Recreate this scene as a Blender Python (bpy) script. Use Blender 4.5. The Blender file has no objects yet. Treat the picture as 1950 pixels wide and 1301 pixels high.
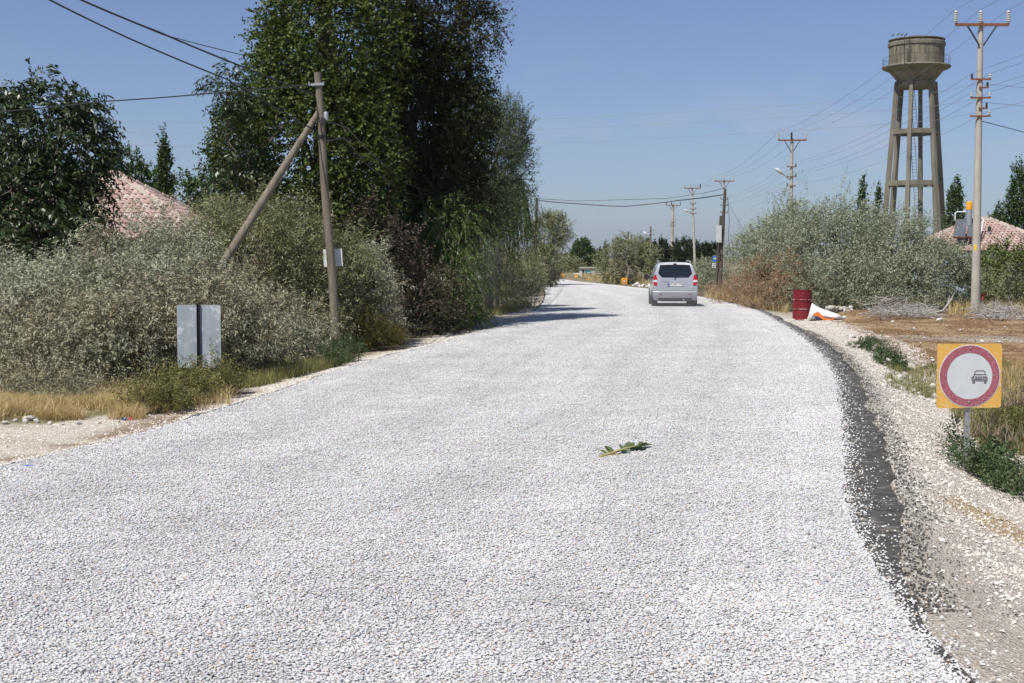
import bpy, math, random
import numpy as np
from mathutils import Vector, Matrix, noise as mnoise

# ------------------------------------------------------------------ camera, sky, sun
SC = bpy.context.scene
COL = SC.collection
CAM_H = 1.95
FOC = 2708.33                       # focal length in photo pixels (50 mm on a 36 mm sensor)
PITCH = math.atan(160.5 / FOC)
cam_d = bpy.data.cameras.new('camera'); cam = bpy.data.objects.new('camera', cam_d); COL.objects.link(cam)
cam_d.lens = 50; cam_d.sensor_width = 36; cam_d.clip_start = 0.1; cam_d.clip_end = 20000
cam.location = (0, 0, CAM_H); cam.rotation_euler = (math.pi / 2 - PITCH, 0, 0)
SC.camera = cam

SUN_EL = math.radians(58)
SHX, SHY = 0.61, 0.79               # direction in which shadows fall on the ground
w = bpy.data.worlds.new('World'); SC.world = w; w.use_nodes = True
nt = w.node_tree; nt.nodes.clear()
n_out = nt.nodes.new('ShaderNodeOutputWorld'); n_bg = nt.nodes.new('ShaderNodeBackground'); n_sky = nt.nodes.new('ShaderNodeTexSky')
n_sky.sky_type = 'NISHITA'; n_sky.sun_disc = False; n_sky.sun_elevation = SUN_EL
n_sky.sun_rotation = math.atan2(-SHX, -SHY)
n_sky.altitude = 1000; n_sky.air_density = 1.0; n_sky.dust_density = 1.2; n_sky.ozone_density = 2.2
n_bg.inputs['Strength'].default_value = 0.060
CLX = 4.1
# faint summer haze clouds low over the plain, all round
tc = nt.nodes.new('ShaderNodeTexCoord'); mp = nt.nodes.new('ShaderNodeMapping'); mp.inputs['Scale'].default_value = (3.5, 3.5, 9)
nz = nt.nodes.new('ShaderNodeTexNoise'); nz.inputs['Scale'].default_value = 1.7; nz.inputs['Detail'].default_value = 6; nz.inputs['Roughness'].default_value = 0.55
cr = nt.nodes.new('ShaderNodeValToRGB'); cr.color_ramp.elements[0].position = 0.50; cr.color_ramp.elements[1].position = 0.74
cr.color_ramp.elements[1].color = (0.75, 0.75, 0.75, 1)
mx = nt.nodes.new('ShaderNodeMixRGB'); mx.inputs[2].default_value = (7.6, 7.2, 8.4, 1)
hs = nt.nodes.new('ShaderNodeHueSaturation'); hs.inputs['Saturation'].default_value = 0.90; hs.inputs['Hue'].default_value = 0.505
tint = nt.nodes.new('ShaderNodeMixRGB'); tint.blend_type = 'MULTIPLY'; tint.inputs[0].default_value = 1; tint.inputs[2].default_value = (0.98, 1.09, 1.34, 1)
L = nt.links.new
sx_ = nt.nodes.new('ShaderNodeSeparateXYZ'); lowb = nt.nodes.new('ShaderNodeMapRange'); lowb.inputs[1].default_value = 0.05; lowb.inputs[2].default_value = 0.15; lowb.inputs[3].default_value = 1.0; lowb.inputs[4].default_value = 0.0
bm2 = nt.nodes.new('ShaderNodeMath'); bm2.operation = 'MULTIPLY'; mp.inputs['Location'].default_value = (CLX, 0, 0)
L(tc.outputs['Generated'], sx_.inputs[0]); L(sx_.outputs['Z'], lowb.inputs[0]); L(cr.outputs[0], bm2.inputs[0]); L(lowb.outputs[0], bm2.inputs[1])
L(tc.outputs['Generated'], mp.inputs['Vector']); L(mp.outputs[0], nz.inputs['Vector']); L(nz.outputs['Fac'], cr.inputs[0])
L(bm2.outputs[0], mx.inputs[0]); L(n_sky.outputs[0], hs.inputs['Color']); L(hs.outputs[0], tint.inputs[1]); L(tint.outputs[0], mx.inputs[1]); L(mx.outputs[0], n_bg.inputs['Color']); L(n_bg.outputs[0], n_out.inputs[0])

sd = bpy.data.lights.new('sun', 'SUN'); sun = bpy.data.objects.new('sun', sd); COL.objects.link(sun)
sd.energy = 4.5; sd.angle = math.radians(0.53); sd.color = (1.0, 0.965, 0.91)
sdir = Vector((SHX * math.cos(SUN_EL), SHY * math.cos(SUN_EL), -math.sin(SUN_EL) * math.hypot(SHX, SHY)))
sun.rotation_euler = sdir.to_track_quat('-Z', 'Y').to_euler(); sun.location = (-20, -25, 60)
SC.view_settings.view_transform = 'Standard'; SC.view_settings.look = 'None'
SC.view_settings.exposure = 0.28; SC.view_settings.gamma = 1.0; SC.view_settings.use_curve_mapping = False
SC.render.engine = 'CYCLES'
SC.cycles.max_bounces = 6; SC.cycles.diffuse_bounces = 3; SC.cycles.glossy_bounces = 2; SC.cycles.transmission_bounces = 3
SC.cycles.use_denoising = True
SC.cycles.denoiser = 'OPENIMAGEDENOISE'; SC.cycles.denoising_prefilter = 'ACCURATE'

RS = random.Random(7)
def rng(s): return np.random.default_rng(s)

# ------------------------------------------------------------------ pixels of the photograph -> rays -> places
def ray(px, py):
    x = (px - 975) / FOC; y = (650.5 - py) / FOC
    return x, math.cos(PITCH) + y * math.sin(PITCH), -math.sin(PITCH) + y * math.cos(PITCH)
def gp(px, py, z=0.0):              # where the ray meets the level z
    dx, dy, dz = ray(px, py); t = (z - CAM_H) / dz
    return Vector((dx * t, dy * t, z))
def at(px, py, Y):                  # the point of the ray at forward distance Y
    dx, dy, dz = ray(px, py); t = Y / dy
    return Vector((dx * t, Y, CAM_H + dz * t))

# ------------------------------------------------------------------ materials
def newmat(name):
    m = bpy.data.materials.new(name); m.use_nodes = True
    return m, m.node_tree, m.node_tree.nodes['Principled BSDF']
def ramp(nt, stops):
    r = nt.nodes.new('ShaderNodeValToRGB'); e = r.color_ramp.elements
    while len(e) < len(stops): e.new(0.5)
    for k, (p, c) in enumerate(stops):
        e[k].position = p; e[k].color = (c[0], c[1], c[2], 1)
    return r
def noise_node(nt, scale, detail=4, rough=0.6, coord='Object'):
    tcn = nt.nodes.new('ShaderNodeTexCoord'); n = nt.nodes.new('ShaderNodeTexNoise')
    n.inputs['Scale'].default_value = scale; n.inputs['Detail'].default_value = detail; n.inputs['Roughness'].default_value = rough
    nt.links.new(tcn.outputs[coord], n.inputs['Vector'])
    return n
def surf_mat(name, c1, c2, scale=4.0, rough=0.8, bump=0.2, metal=0.0, detail=6, stretch=None, spots=None, bscale=None, spec=0.3):
    m, nt, b = newmat(name)
    n = noise_node(nt, scale, detail, 0.65)
    if stretch:
        mpn = nt.nodes.new('ShaderNodeMapping'); mpn.inputs['Scale'].default_value = stretch
        nt.links.new(n.inputs['Vector'].links[0].from_socket, mpn.inputs['Vector']); nt.links.new(mpn.outputs[0], n.inputs['Vector'])
    r = ramp(nt, [(0.32, c1), (0.68, c2)]); nt.links.new(n.outputs['Fac'], r.inputs[0])
    colr = r.outputs[0]
    if spots:                                       # (colour, scale, threshold)
        n2 = noise_node(nt, spots[1], 5, 0.7); r2 = ramp(nt, [(spots[2], (0, 0, 0)), (min(1, spots[2] + 0.08), (1, 1, 1))])
        nt.links.new(n2.outputs['Fac'], r2.inputs[0]); mxn = nt.nodes.new('ShaderNodeMixRGB'); mxn.inputs[2].default_value = (*spots[0], 1)
        nt.links.new(r2.outputs[0], mxn.inputs[0]); nt.links.new(colr, mxn.inputs[1]); colr = mxn.outputs[0]
    nt.links.new(colr, b.inputs['Base Color'])
    b.inputs['Roughness'].default_value = rough; b.inputs['Metallic'].default_value = metal; b.inputs['Specular IOR Level'].default_value = spec
    if bump:
        n3 = noise_node(nt, bscale or scale * 6, 5, 0.6); bp = nt.nodes.new('ShaderNodeBump'); bp.inputs['Strength'].default_value = bump; bp.inputs['Distance'].default_value = 0.02
        nt.links.new(n3.outputs['Fac'], bp.inputs['Height']); nt.links.new(bp.outputs[0], b.inputs['Normal'])
    return m
def leaf_mat(name, stops, transl=0.28, rough=0.55, spec=0.25, patch=None):
    """stops: colours over the leaves of a crown, leaf by leaf; patch: a second colour in soft patches (dry or dusty parts)"""
    m, nt, b = newmat(name)
    g = nt.nodes.new('ShaderNodeNewGeometry')
    r = ramp(nt, [(k / (len(stops) - 1) if len(stops) > 1 else 0, c) for k, c in enumerate(stops)])
    nt.links.new(g.outputs['Random Per Island'], r.inputs[0]); colr = r.outputs[0]
    if patch:
        n2 = noise_node(nt, patch[1], 3, 0.6); r2 = ramp(nt, [(patch[2], (0, 0, 0)), (patch[2] + 0.18, (1, 1, 1))])
        nt.links.new(n2.outputs['Fac'], r2.inputs[0]); mxn = nt.nodes.new('ShaderNodeMixRGB')
        r3 = ramp(nt, [(0, tuple(0.7 * v for v in patch[0])), (1, tuple(1.25 * v for v in patch[0]))]); nt.links.new(g.outputs['Random Per Island'], r3.inputs[0])
        nt.links.new(r2.outputs[0], mxn.inputs[0]); nt.links.new(colr, mxn.inputs[1]); nt.links.new(r3.outputs[0], mxn.inputs[2]); colr = mxn.outputs[0]
    nt.links.new(colr, b.inputs['Base Color']); b.inputs['Roughness'].default_value = rough; b.inputs['Specular IOR Level'].default_value = spec
    if transl > 0:
        t = nt.nodes.new('ShaderNodeBsdfTranslucent'); mxs = nt.nodes.new('ShaderNodeMixShader'); mxs.inputs[0].default_value = transl
        nt.links.new(colr, t.inputs['Color']); nt.links.new(b.outputs[0], mxs.inputs[1]); nt.links.new(t.outputs[0], mxs.inputs[2])
        nt.links.new(mxs.outputs[0], nt.nodes['Material Output'].inputs[0])
    return m
def plain(name, c, rough=0.5, metal=0.0, spec=0.4, coat=0.0, var=0.12, scale=9.0):
    m = surf_mat(name, tuple(v * (1 - var) for v in c), tuple(v * (1 + var) for v in c), scale, rough, 0, metal, spec=spec)
    m.node_tree.nodes['Principled BSDF'].inputs['Coat Weight'].default_value = coat
    return m

M = {}
M['wood'] = surf_mat('weathered_wood', (0.125, 0.105, 0.078), (0.255, 0.22, 0.165), 5, 0.85, 0.5, stretch=(3, 3, 0.25), bscale=30)
M['wood_dark'] = surf_mat('dark_creosote_wood', (0.055, 0.045, 0.035), (0.12, 0.10, 0.075), 5, 0.85, 0.4, stretch=(3, 3, 0.25))
M['concrete'] = surf_mat('pole_concrete', (0.36, 0.33, 0.275), (0.50, 0.465, 0.40), 3, 0.85, 0.25, stretch=(1, 1, 0.5), bscale=40)
M['tower'] = surf_mat('weathered_tower_concrete', (0.135, 0.12, 0.092), (0.255, 0.23, 0.178), 0.7, 0.9, 0.4, stretch=(2.2, 2.2, 0.35), spots=((0.12, 0.105, 0.085), 0.8, 0.60), bscale=6)
M['tower_wall'] = surf_mat('weathered_tank_boards', (0.095, 0.085, 0.065), (0.27, 0.235, 0.17), 1.3, 0.9, 0.4, stretch=(1.5, 1.5, 0.3), spots=((0.30, 0.23, 0.12), 0.9, 0.66), bscale=8)
M['rust'] = surf_mat('rusty_steel', (0.16, 0.065, 0.035), (0.27, 0.12, 0.065), 12, 0.8, 0.2)
M['steel_dark'] = plain('dark_steel', (0.045, 0.045, 0.05), 0.5, 0.3)
M['galv'] = surf_mat('galvanised_steel', (0.33, 0.35, 0.37), (0.50, 0.52, 0.54), 14, 0.5, 0.05, 0.55)
M['porcelain'] = plain('porcelain', (0.55, 0.55, 0.50), 0.25, spec=0.5)
M['porcelain_dark'] = plain('brown_porcelain', (0.05, 0.035, 0.03), 0.25, spec=0.5)
M['glass_green'] = plain('green_glass_insulator', (0.08, 0.16, 0.13), 0.15, spec=0.5)
M['cable'] = plain('black_cable', (0.040, 0.040, 0.044), 0.45)
M['wire'] = plain('aluminium_wire', (0.24, 0.25, 0.27), 0.6, 0.2)
M['bark'] = surf_mat('tree_bark', (0.09, 0.075, 0.06), (0.17, 0.145, 0.115), 9, 0.9, 0.5)
M['twig'] = surf_mat('grey_dead_twigs', (0.26, 0.245, 0.225), (0.50, 0.475, 0.44), 6, 0.9, 0)
M['twig_brown'] = surf_mat('brown_twigs', (0.16, 0.12, 0.085), (0.30, 0.235, 0.165), 6, 0.9, 0)
M['white_paint'] = plain('white_paint', (0.70, 0.70, 0.69), 0.5)

LM = {}
LM['poplar'] = leaf_mat('poplar_leaves', [(0.034, 0.055, 0.009), (0.055, 0.086, 0.012), (0.084, 0.119, 0.019), (0.138, 0.165, 0.034)], 0.26, 0.5, 0.3)
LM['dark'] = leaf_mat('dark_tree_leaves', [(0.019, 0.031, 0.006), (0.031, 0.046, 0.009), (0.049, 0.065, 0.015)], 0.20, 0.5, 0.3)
LM['elm'] = leaf_mat('elm_leaves', [(0.034, 0.046, 0.014), (0.052, 0.066, 0.018), (0.075, 0.082, 0.024), (0.13, 0.085, 0.03)], 0.25, 0.5, 0.3)
LM['ailanthus'] = leaf_mat('ailanthus_leaves', [(0.024, 0.042, 0.014), (0.042, 0.066, 0.020), (0.085, 0.112, 0.048)], 0.2, 0.4, 0.45)
LM['greywillow'] = leaf_mat('grey_willow_leaves', [(0.056, 0.074, 0.033), (0.097, 0.123, 0.060), (0.152, 0.186, 0.104)], 0.22, 0.5, 0.3)
LM['willow'] = leaf_mat('willow_leaves', [(0.060, 0.100, 0.020), (0.095, 0.145, 0.034), (0.14, 0.19, 0.06)], 0.32, 0.45, 0.35)
LM['willow_dusty'] = leaf_mat('dusty_willow_leaves', [(0.065, 0.109, 0.028), (0.101, 0.157, 0.045), (0.138, 0.190, 0.067)], 0.3, 0.5, 0.3)
LM['olive'] = leaf_mat('oleaster_leaves', [(0.229, 0.266, 0.164), (0.300, 0.334, 0.222), (0.352, 0.376, 0.264)], 0.2, 0.55, 0.3)
LM['olive_far'] = leaf_mat('oleaster_leaves_yellowish', [(0.161, 0.179, 0.086), (0.245, 0.261, 0.134), (0.349, 0.351, 0.194)], 0.2, 0.55, 0.3, patch=((0.22, 0.17, 0.11), 0.5, 0.62))
LM['dusty'] = leaf_mat('dusty_grey_shrub_leaves', [(0.269, 0.288, 0.186), (0.371, 0.389, 0.265), (0.470, 0.482, 0.347)], 0.18, 0.6, 0.25, patch=((0.32, 0.27, 0.19), 0.9, 0.48))
LM['dustbrown'] = leaf_mat('dusty_brown_shrub_leaves', [(0.244, 0.205, 0.129), (0.325, 0.294, 0.191), (0.433, 0.408, 0.284)], 0.18, 0.6, 0.25, patch=((0.28, 0.29, 0.20), 0.9, 0.47))
LM['dustgreen'] = leaf_mat('dusty_green_shrub_leaves', [(0.158, 0.175, 0.073), (0.239, 0.247, 0.113), (0.353, 0.346, 0.197)], 0.2, 0.55, 0.3, patch=((0.23, 0.20, 0.15), 0.9, 0.56))
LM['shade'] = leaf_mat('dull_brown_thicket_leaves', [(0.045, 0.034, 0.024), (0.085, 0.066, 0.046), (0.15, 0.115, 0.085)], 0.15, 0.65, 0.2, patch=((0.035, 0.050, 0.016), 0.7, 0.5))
LM['fennel'] = leaf_mat('grey_green_broom_leaves', [(0.098, 0.121, 0.060), (0.149, 0.172, 0.094), (0.218, 0.230, 0.149)], 0.2, 0.6, 0.2)
LM['weed'] = leaf_mat('roadside_weed_leaves', [(0.112, 0.124, 0.038), (0.186, 0.186, 0.061), (0.312, 0.261, 0.108)], 0.25, 0.6, 0.2)
LM['weed_green'] = leaf_mat('fresh_weed_leaves', [(0.045, 0.080, 0.030), (0.080, 0.125, 0.048), (0.14, 0.18, 0.085)], 0.25, 0.55, 0.25)
LM['tumble'] = leaf_mat('olive_brown_bush_leaves', [(0.075, 0.068, 0.016), (0.125, 0.110, 0.028), (0.19, 0.155, 0.048)], 0.22, 0.6, 0.2)
LM['straw'] = leaf_mat('dry_golden_grass', [(0.390, 0.286, 0.124), (0.546, 0.416, 0.195), (0.702, 0.572, 0.312)], 0.3, 0.6, 0.2)
LM['grass'] = leaf_mat('yellow_green_grass', [(0.138, 0.156, 0.050), (0.237, 0.231, 0.081), (0.375, 0.325, 0.138)], 0.3, 0.6, 0.2)
LM['lush'] = leaf_mat('bright_green_grass', [(0.05, 0.11, 0.022), (0.08, 0.16, 0.035)], 0.3, 0.6, 0.2)
LM['drybrush'] = leaf_mat('dead_brown_leaves', [(0.230, 0.132, 0.069), (0.345, 0.218, 0.127), (0.483, 0.356, 0.230)], 0.25, 0.65, 0.2)
LM['garden'] = leaf_mat('garden_shrub_leaves', [(0.080, 0.120, 0.030), (0.136, 0.184, 0.053), (0.240, 0.240, 0.083)], 0.25, 0.5, 0.3, patch=((0.22, 0.12, 0.045), 0.9, 0.66))
LM['fresh'] = leaf_mat('far_poplar_leaves', [(0.038, 0.075, 0.016), (0.060, 0.105, 0.024), (0.09, 0.13, 0.035)], 0.25, 0.5, 0.3)

# ------------------------------------------------------------------ mesh helpers
def link_mesh(name, me, mat, parent=None, world=True, kind=None):
    o = bpy.data.objects.new(name, me); COL.objects.link(o)
    if mat is not None and len(me.materials) == 0: me.materials.append(mat)
    if parent is not None: o.parent = parent
    if kind: o['kind'] = kind
    return o
def wloc(o):
    v = Vector((0, 0, 0))
    while o is not None: v += o.location; o = o.parent
    return v
def mesh_np(name, V, F, mat, parent=None, world=True, smooth=False, kind=None, corner_n=None):
    """V (n,3) array; F (m,k) int array of faces with k corners each"""
    V = np.asarray(V, dtype=np.float32).copy(); F = np.asarray(F, dtype=np.int32)
    if parent is not None and world: V -= np.array(wloc(parent), dtype=np.float32)
    me = bpy.data.meshes.new(name)
    k = F.shape[1]; m = F.shape[0]
    me.vertices.add(len(V)); me.vertices.foreach_set('co', V.ravel())
    me.loops.add(m * k); me.loops.foreach_set('vertex_index', F.ravel())
    me.polygons.add(m); me.polygons.foreach_set('loop_start', np.arange(0, m * k, k, dtype=np.int32))
    if smooth: me.polygons.foreach_set('use_smooth', np.ones(m, dtype=bool))
    me.update(calc_edges=True)
    return link_mesh(name, me, mat, parent, kind=kind)
class MB:
    def __init__(s): s.V = []; s.F = []
    def add(s, V, F):
        o = len(s.V); s.V += [tuple(v) for v in V]; s.F += [tuple(i + o for i in f) for f in F]; return s
    def box(s, c, d, mat=None, taper=1.0):
        hx, hy, hz = d[0] / 2, d[1] / 2, d[2] / 2; c = Vector(c); P = []
        for z, k in ((-hz, 1.0), (hz, taper)):
            for x, y in ((-hx, -hy), (hx, -hy), (hx, hy), (-hx, hy)):
                v = Vector((x * k, y * k, z)); P.append(c + (mat @ v if mat is not None else v))
        return s.add(P, [(3, 2, 1, 0), (4, 5, 6, 7), (0, 1, 5, 4), (1, 2, 6, 5), (2, 3, 7, 6), (3, 0, 4, 7)])
    def bar(s, a, b, wx, wy=None, up=Vector((0, 0, 1)), w2=None):
        a = Vector(a); b = Vector(b); wy = wy or wx; d = (b - a).normalized()
        if abs(d.dot(up)) > 0.98: up = Vector((0, 1, 0))
        r = d.cross(up).normalized(); u = r.cross(d); P = []
        for p, k in ((a, 1.0), (b, w2 or 1.0)):
            for x, y in ((-1, -1), (1, -1), (1, 1), (-1, 1)): P.append(p + r * x * wx / 2 * k + u * y * wy / 2 * k)
        return s.add(P, [(3, 2, 1, 0), (4, 5, 6, 7), (0, 1, 5, 4), (1, 2, 6, 5), (2, 3, 7, 6), (3, 0, 4, 7)])
    def tube(s, pts, rad, n=8, cap=True):
        pts = [Vector(p) for p in pts]; m = len(pts)
        if not hasattr(rad, '__len__'): rad = [rad] * m
        P = []; F = []; prev = None
        for i, p in enumerate(pts):
            d = (pts[min(i + 1, m - 1)] - pts[max(i - 1, 0)])
            d = d.normalized() if d.length > 1e-9 else Vector((0, 0, 1))
            if prev is None:
                ref = Vector((0, 0, 1)) if abs(d.z) < 0.9 else Vector((1, 0, 0)); r = d.cross(ref).normalized()
            else:
                r = (prev - d * prev.dot(d)); r = r.normalized() if r.length > 1e-6 else d.orthogonal().normalized()
            prev = r; u = d.cross(r)
            for k in range(n):
                a = 2 * math.pi * k / n; P.append(p + (r * math.cos(a) + u * math.sin(a)) * rad[i])
        for i in range(m - 1):
            for k in range(n):
                k2 = (k + 1) % n; F.append((i * n + k, i * n + k2, (i + 1) * n + k2, (i + 1) * n + k))
        if cap: F.append(tuple(range(n - 1, -1, -1))); F.append(tuple(range((m - 1) * n, m * n)))
        return s.add(P, F)
    def lathe(s, prof, n=24, c=(0, 0, 0), mat=None, cap=True):
        c = Vector(c); P = []; F = []; m = len(prof)
        for r, z in prof:
            for k in range(n):
                a = 2 * math.pi * k / n; v = Vector((r * math.cos(a), r * math.sin(a), z)); P.append(c + (mat @ v if mat is not None else v))
        for i in range(m - 1):
            for k in range(n):
                k2 = (k + 1) % n; F.append((i * n + k, i * n + k2, (i + 1) * n + k2, (i + 1) * n + k))
        if cap: F.append(tuple(range(n - 1, -1, -1))); F.append(tuple(range((m - 1) * n, m * n)))
        return s.add(P, F)
    def prism(s, poly, fn, d0, d1):
        """poly: 2D outline; fn(u, v, d) -> point; thickness from d0 to d1"""
        n = len(poly); P = [fn(u, v, d0) for u, v in poly] + [fn(u, v, d1) for u, v in poly]
        F = [tuple(range(n - 1, -1, -1)), tuple(range(n, 2 * n))] + [(k, (k + 1) % n, n + (k + 1) % n, n + k) for k in range(n)]
        return s.add(P, F)
    def ring(s, r0, r1, fn, d0, d1, n=48, cu=0, cv=0):
        P = []; F = []
        for k in range(n):
            a = 2 * math.pi * k / n
            for r in (r0, r1):
                for d in (d0, d1): P.append(fn(cu + r * math.cos(a), cv + r * math.sin(a), d))
        for k in range(n):
            a, b = k * 4, ((k + 1) % n) * 4
            F += [(a, a + 2, b + 2, b), (a + 1, b + 1, b + 3, a + 3), (a, b, b + 1, a + 1), (a + 2, a + 3, b + 3, b + 2)]
        return s.add(P, F)
    def build(s, name, mat, parent=None, world=True, smooth=False, kind=None, bevel=0):
        V = s.V
        if parent is not None and world:
            o = wloc(parent); V = [(v[0] - o.x, v[1] - o.y, v[2] - o.z) for v in V]
        me = bpy.data.meshes.new(name); me.from_pydata([tuple(v) for v in V], [], s.F); me.update()
        if smooth:
            me.polygons.foreach_set('use_smooth', np.ones(len(me.polygons), dtype=bool))
            try: me.set_sharp_from_angle(angle=math.radians(35))
            except Exception: pass
        ob = link_mesh(name, me, mat, parent, kind=kind)
        if bevel:
            b = ob.modifiers.new('bevel', 'BEVEL'); b.width = bevel; b.segments = 2; b.limit_method = 'ANGLE'
        return ob
def thing(name, label, cat, loc=(0, 0, 0), rotz=0, group=None):
    o = bpy.data.objects.new(name, None); COL.objects.link(o); o.empty_display_size = 0.2
    o.location = loc; o.rotation_euler = (0, 0, rotz); o['label'] = label; o['category'] = cat
    if group: o['group'] = group
    return o
def tag(o, label, cat, group=None, kind=None):
    o['label'] = label; o['category'] = cat
    if group: o['group'] = group
    if kind: o['kind'] = kind
    return o
def text(name, body, size, mat, parent, loc, rot, ext=0.001, align='CENTER'):
    cu = bpy.data.curves.new(name, 'FONT'); cu.body = body; cu.size = size; cu.extrude = ext; cu.align_x = align; cu.align_y = 'CENTER'
    f = bpy.data.objects.new(name, cu); COL.objects.link(f); dg = bpy.context.evaluated_depsgraph_get(); me = bpy.data.meshes.new_from_object(f.evaluated_get(dg)); bpy.data.objects.remove(f)
    o = link_mesh(name, me, mat, parent); o.location = loc; o.rotation_euler = rot
    return o
def smooth(a, b, x): t = np.clip((x - a) / (b - a), 0, 1); return t * t * (3 - 2 * t)
def norm(a): return a / np.maximum(np.linalg.norm(a, axis=-1, keepdims=True), 1e-9)
def vnoise(x, y, s=1.0, seed=0):
    """smooth 2-D value noise in 0..1, vectorised"""
    x = np.asarray(x) * s + seed * 17.3; y = np.asarray(y) * s + seed * 9.1
    xi = np.floor(x).astype(np.int64); yi = np.floor(y).astype(np.int64); xf = x - xi; yf = y - yi
    def h(a, b):
        n = (a * 374761393 + b * 668265263 + seed * 1442695) & 0x7fffffff
        n = ((n ^ (n >> 13)) * 1274126177) & 0x7fffffff
        return ((n ^ (n >> 16)) & 0xffff) / 65535.0
    u = xf * xf * (3 - 2 * xf); v = yf * yf * (3 - 2 * yf)
    return (h(xi, yi) * (1 - u) + h(xi + 1, yi) * u) * (1 - v) + (h(xi, yi + 1) * (1 - u) + h(xi + 1, yi + 1) * u) * v
def fbm(x, y, s=1.0, seed=0): return 0.55 * vnoise(x, y, s, seed) + 0.3 * vnoise(x, y, s * 2.1, seed + 1) + 0.15 * vnoise(x, y, s * 4.3, seed + 2)

# ------------------------------------------------------------------ the road's edges on the ground, and the lie of the land
EL = np.array([(-12, -10.5), (-4, -8.8), (4, -6.9), (9, -5.75), (13.2, -4.76), (15.4, -4.2), (17.6, -3.83), (19.9, -3.5), (22.96, -3.18), (25.8, -2.85), (29.2, -2.27), (32.6, -1.6),
               (35.9, -1.1), (38.9, -0.5), (45.1, 0.42), (56.8, 1.11), (67.7, 1.55), (83.8, 1.9), (95, 1.6), (105, 0.3), (115, -3.0), (124, -8), (134, -18), (142, -30)])
ER = np.array([(-12, 1.5), (-4, 1.62), (3, 1.9), (6.65, 2.08), (7.8, 2.18), (8.5, 2.27), (9.3, 2.36), (10.2, 2.5), (11.5, 2.74), (12.8, 3.03), (15.4, 3.62), (18.3, 4.24), (22.6, 5.16), (27.65, 6.07),
               (33.9, 6.97), (39.4, 7.64), (42.9, 8.0), (50, 8.75), (55.6, 9.2), (61.4, 9.4), (68.6, 9.35), (80, 9.0), (88, 8.5), (91.8, 8.0), (100.4, 7.1), (114.8, 5.3), (127, 4.2), (138, 0), (147, -10), (153, -24)])
def catmull(P, n_per=24):
    P = np.vstack([2 * P[0] - P[1], P, 2 * P[-1] - P[-2]]); out = []
    for i in range(1, len(P) - 2):
        t = np.linspace(0, 1, n_per, endpoint=False)[:, None]; a, b, c, d = P[i - 1], P[i], P[i + 1], P[i + 2]
        out.append(0.5 * ((2 * b) + (c - a) * t + (2 * a - 5 * b + 4 * c - d) * t ** 2 + (3 * b - a - 3 * c + d) * t ** 3))
    return np.vstack(out + [P[-2][None]])
def arc(P, n):
    s = np.concatenate([[0], np.cumsum(np.linalg.norm(np.diff(P, axis=0), axis=1))]); q = np.linspace(0, s[-1], n)
    return np.stack([np.interp(q, s, P[:, 0]), np.interp(q, s, P[:, 1])], 1)
EL_s = catmull(EL)[:, ::-1]; ER_s = catmull(ER)[:, ::-1]          # now (x, y)
def xl(y): return np.interp(y, EL[:, 0], EL[:, 1])
def xr(y): return np.interp(y, ER[:, 0], ER[:, 1])
def ground_z(x, y):
    x = np.asarray(x, float); y = np.asarray(y, float)
    u = x - xr(y); v = xl(y) - x
    z = -0.50 * smooth(0.35, 1.9, u) * (1 - smooth(23, 33, y)) + 0.18 * smooth(3.0, 7.0, u) * (1 - smooth(23, 33, y))
    z += -0.07 * smooth(0.3, 1.2, u) * smooth(23, 33, y)
    z += 0.12 * smooth(1.5, 4.0, v) - 0.05 * smooth(0.05, 0.5, v)
    off = smooth(0.0, 1.2, np.maximum(u, v))
    z += off * (fbm(x, y, 0.55, 3) - 0.5) * 0.14 + off * (fbm(x, y, 2.6, 5) - 0.5) * 0.05
    z += 0.28 * np.exp(-(((x - 11.7) / 1.0) ** 2 + ((y - 47.5) / 1.2) ** 2)) + 0.12 * np.exp(-(((x - 16.6) / 2.5) ** 2 + ((y - 43.0) / 1.0) ** 2))
    inside = (u < 0.02) & (v < 0.02) & (y < 136)
    return np.where(inside, -0.05, z - 0.02)
def gz(x, y): return float(ground_z(np.array([x]), np.array([y]))[0])
def gpz(px, py):                    # ground point under a pixel, following the terrain
    p = gp(px, py)
    for _ in range(8): p = gp(px, py, gz(p.x, p.y))
    return p

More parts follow.
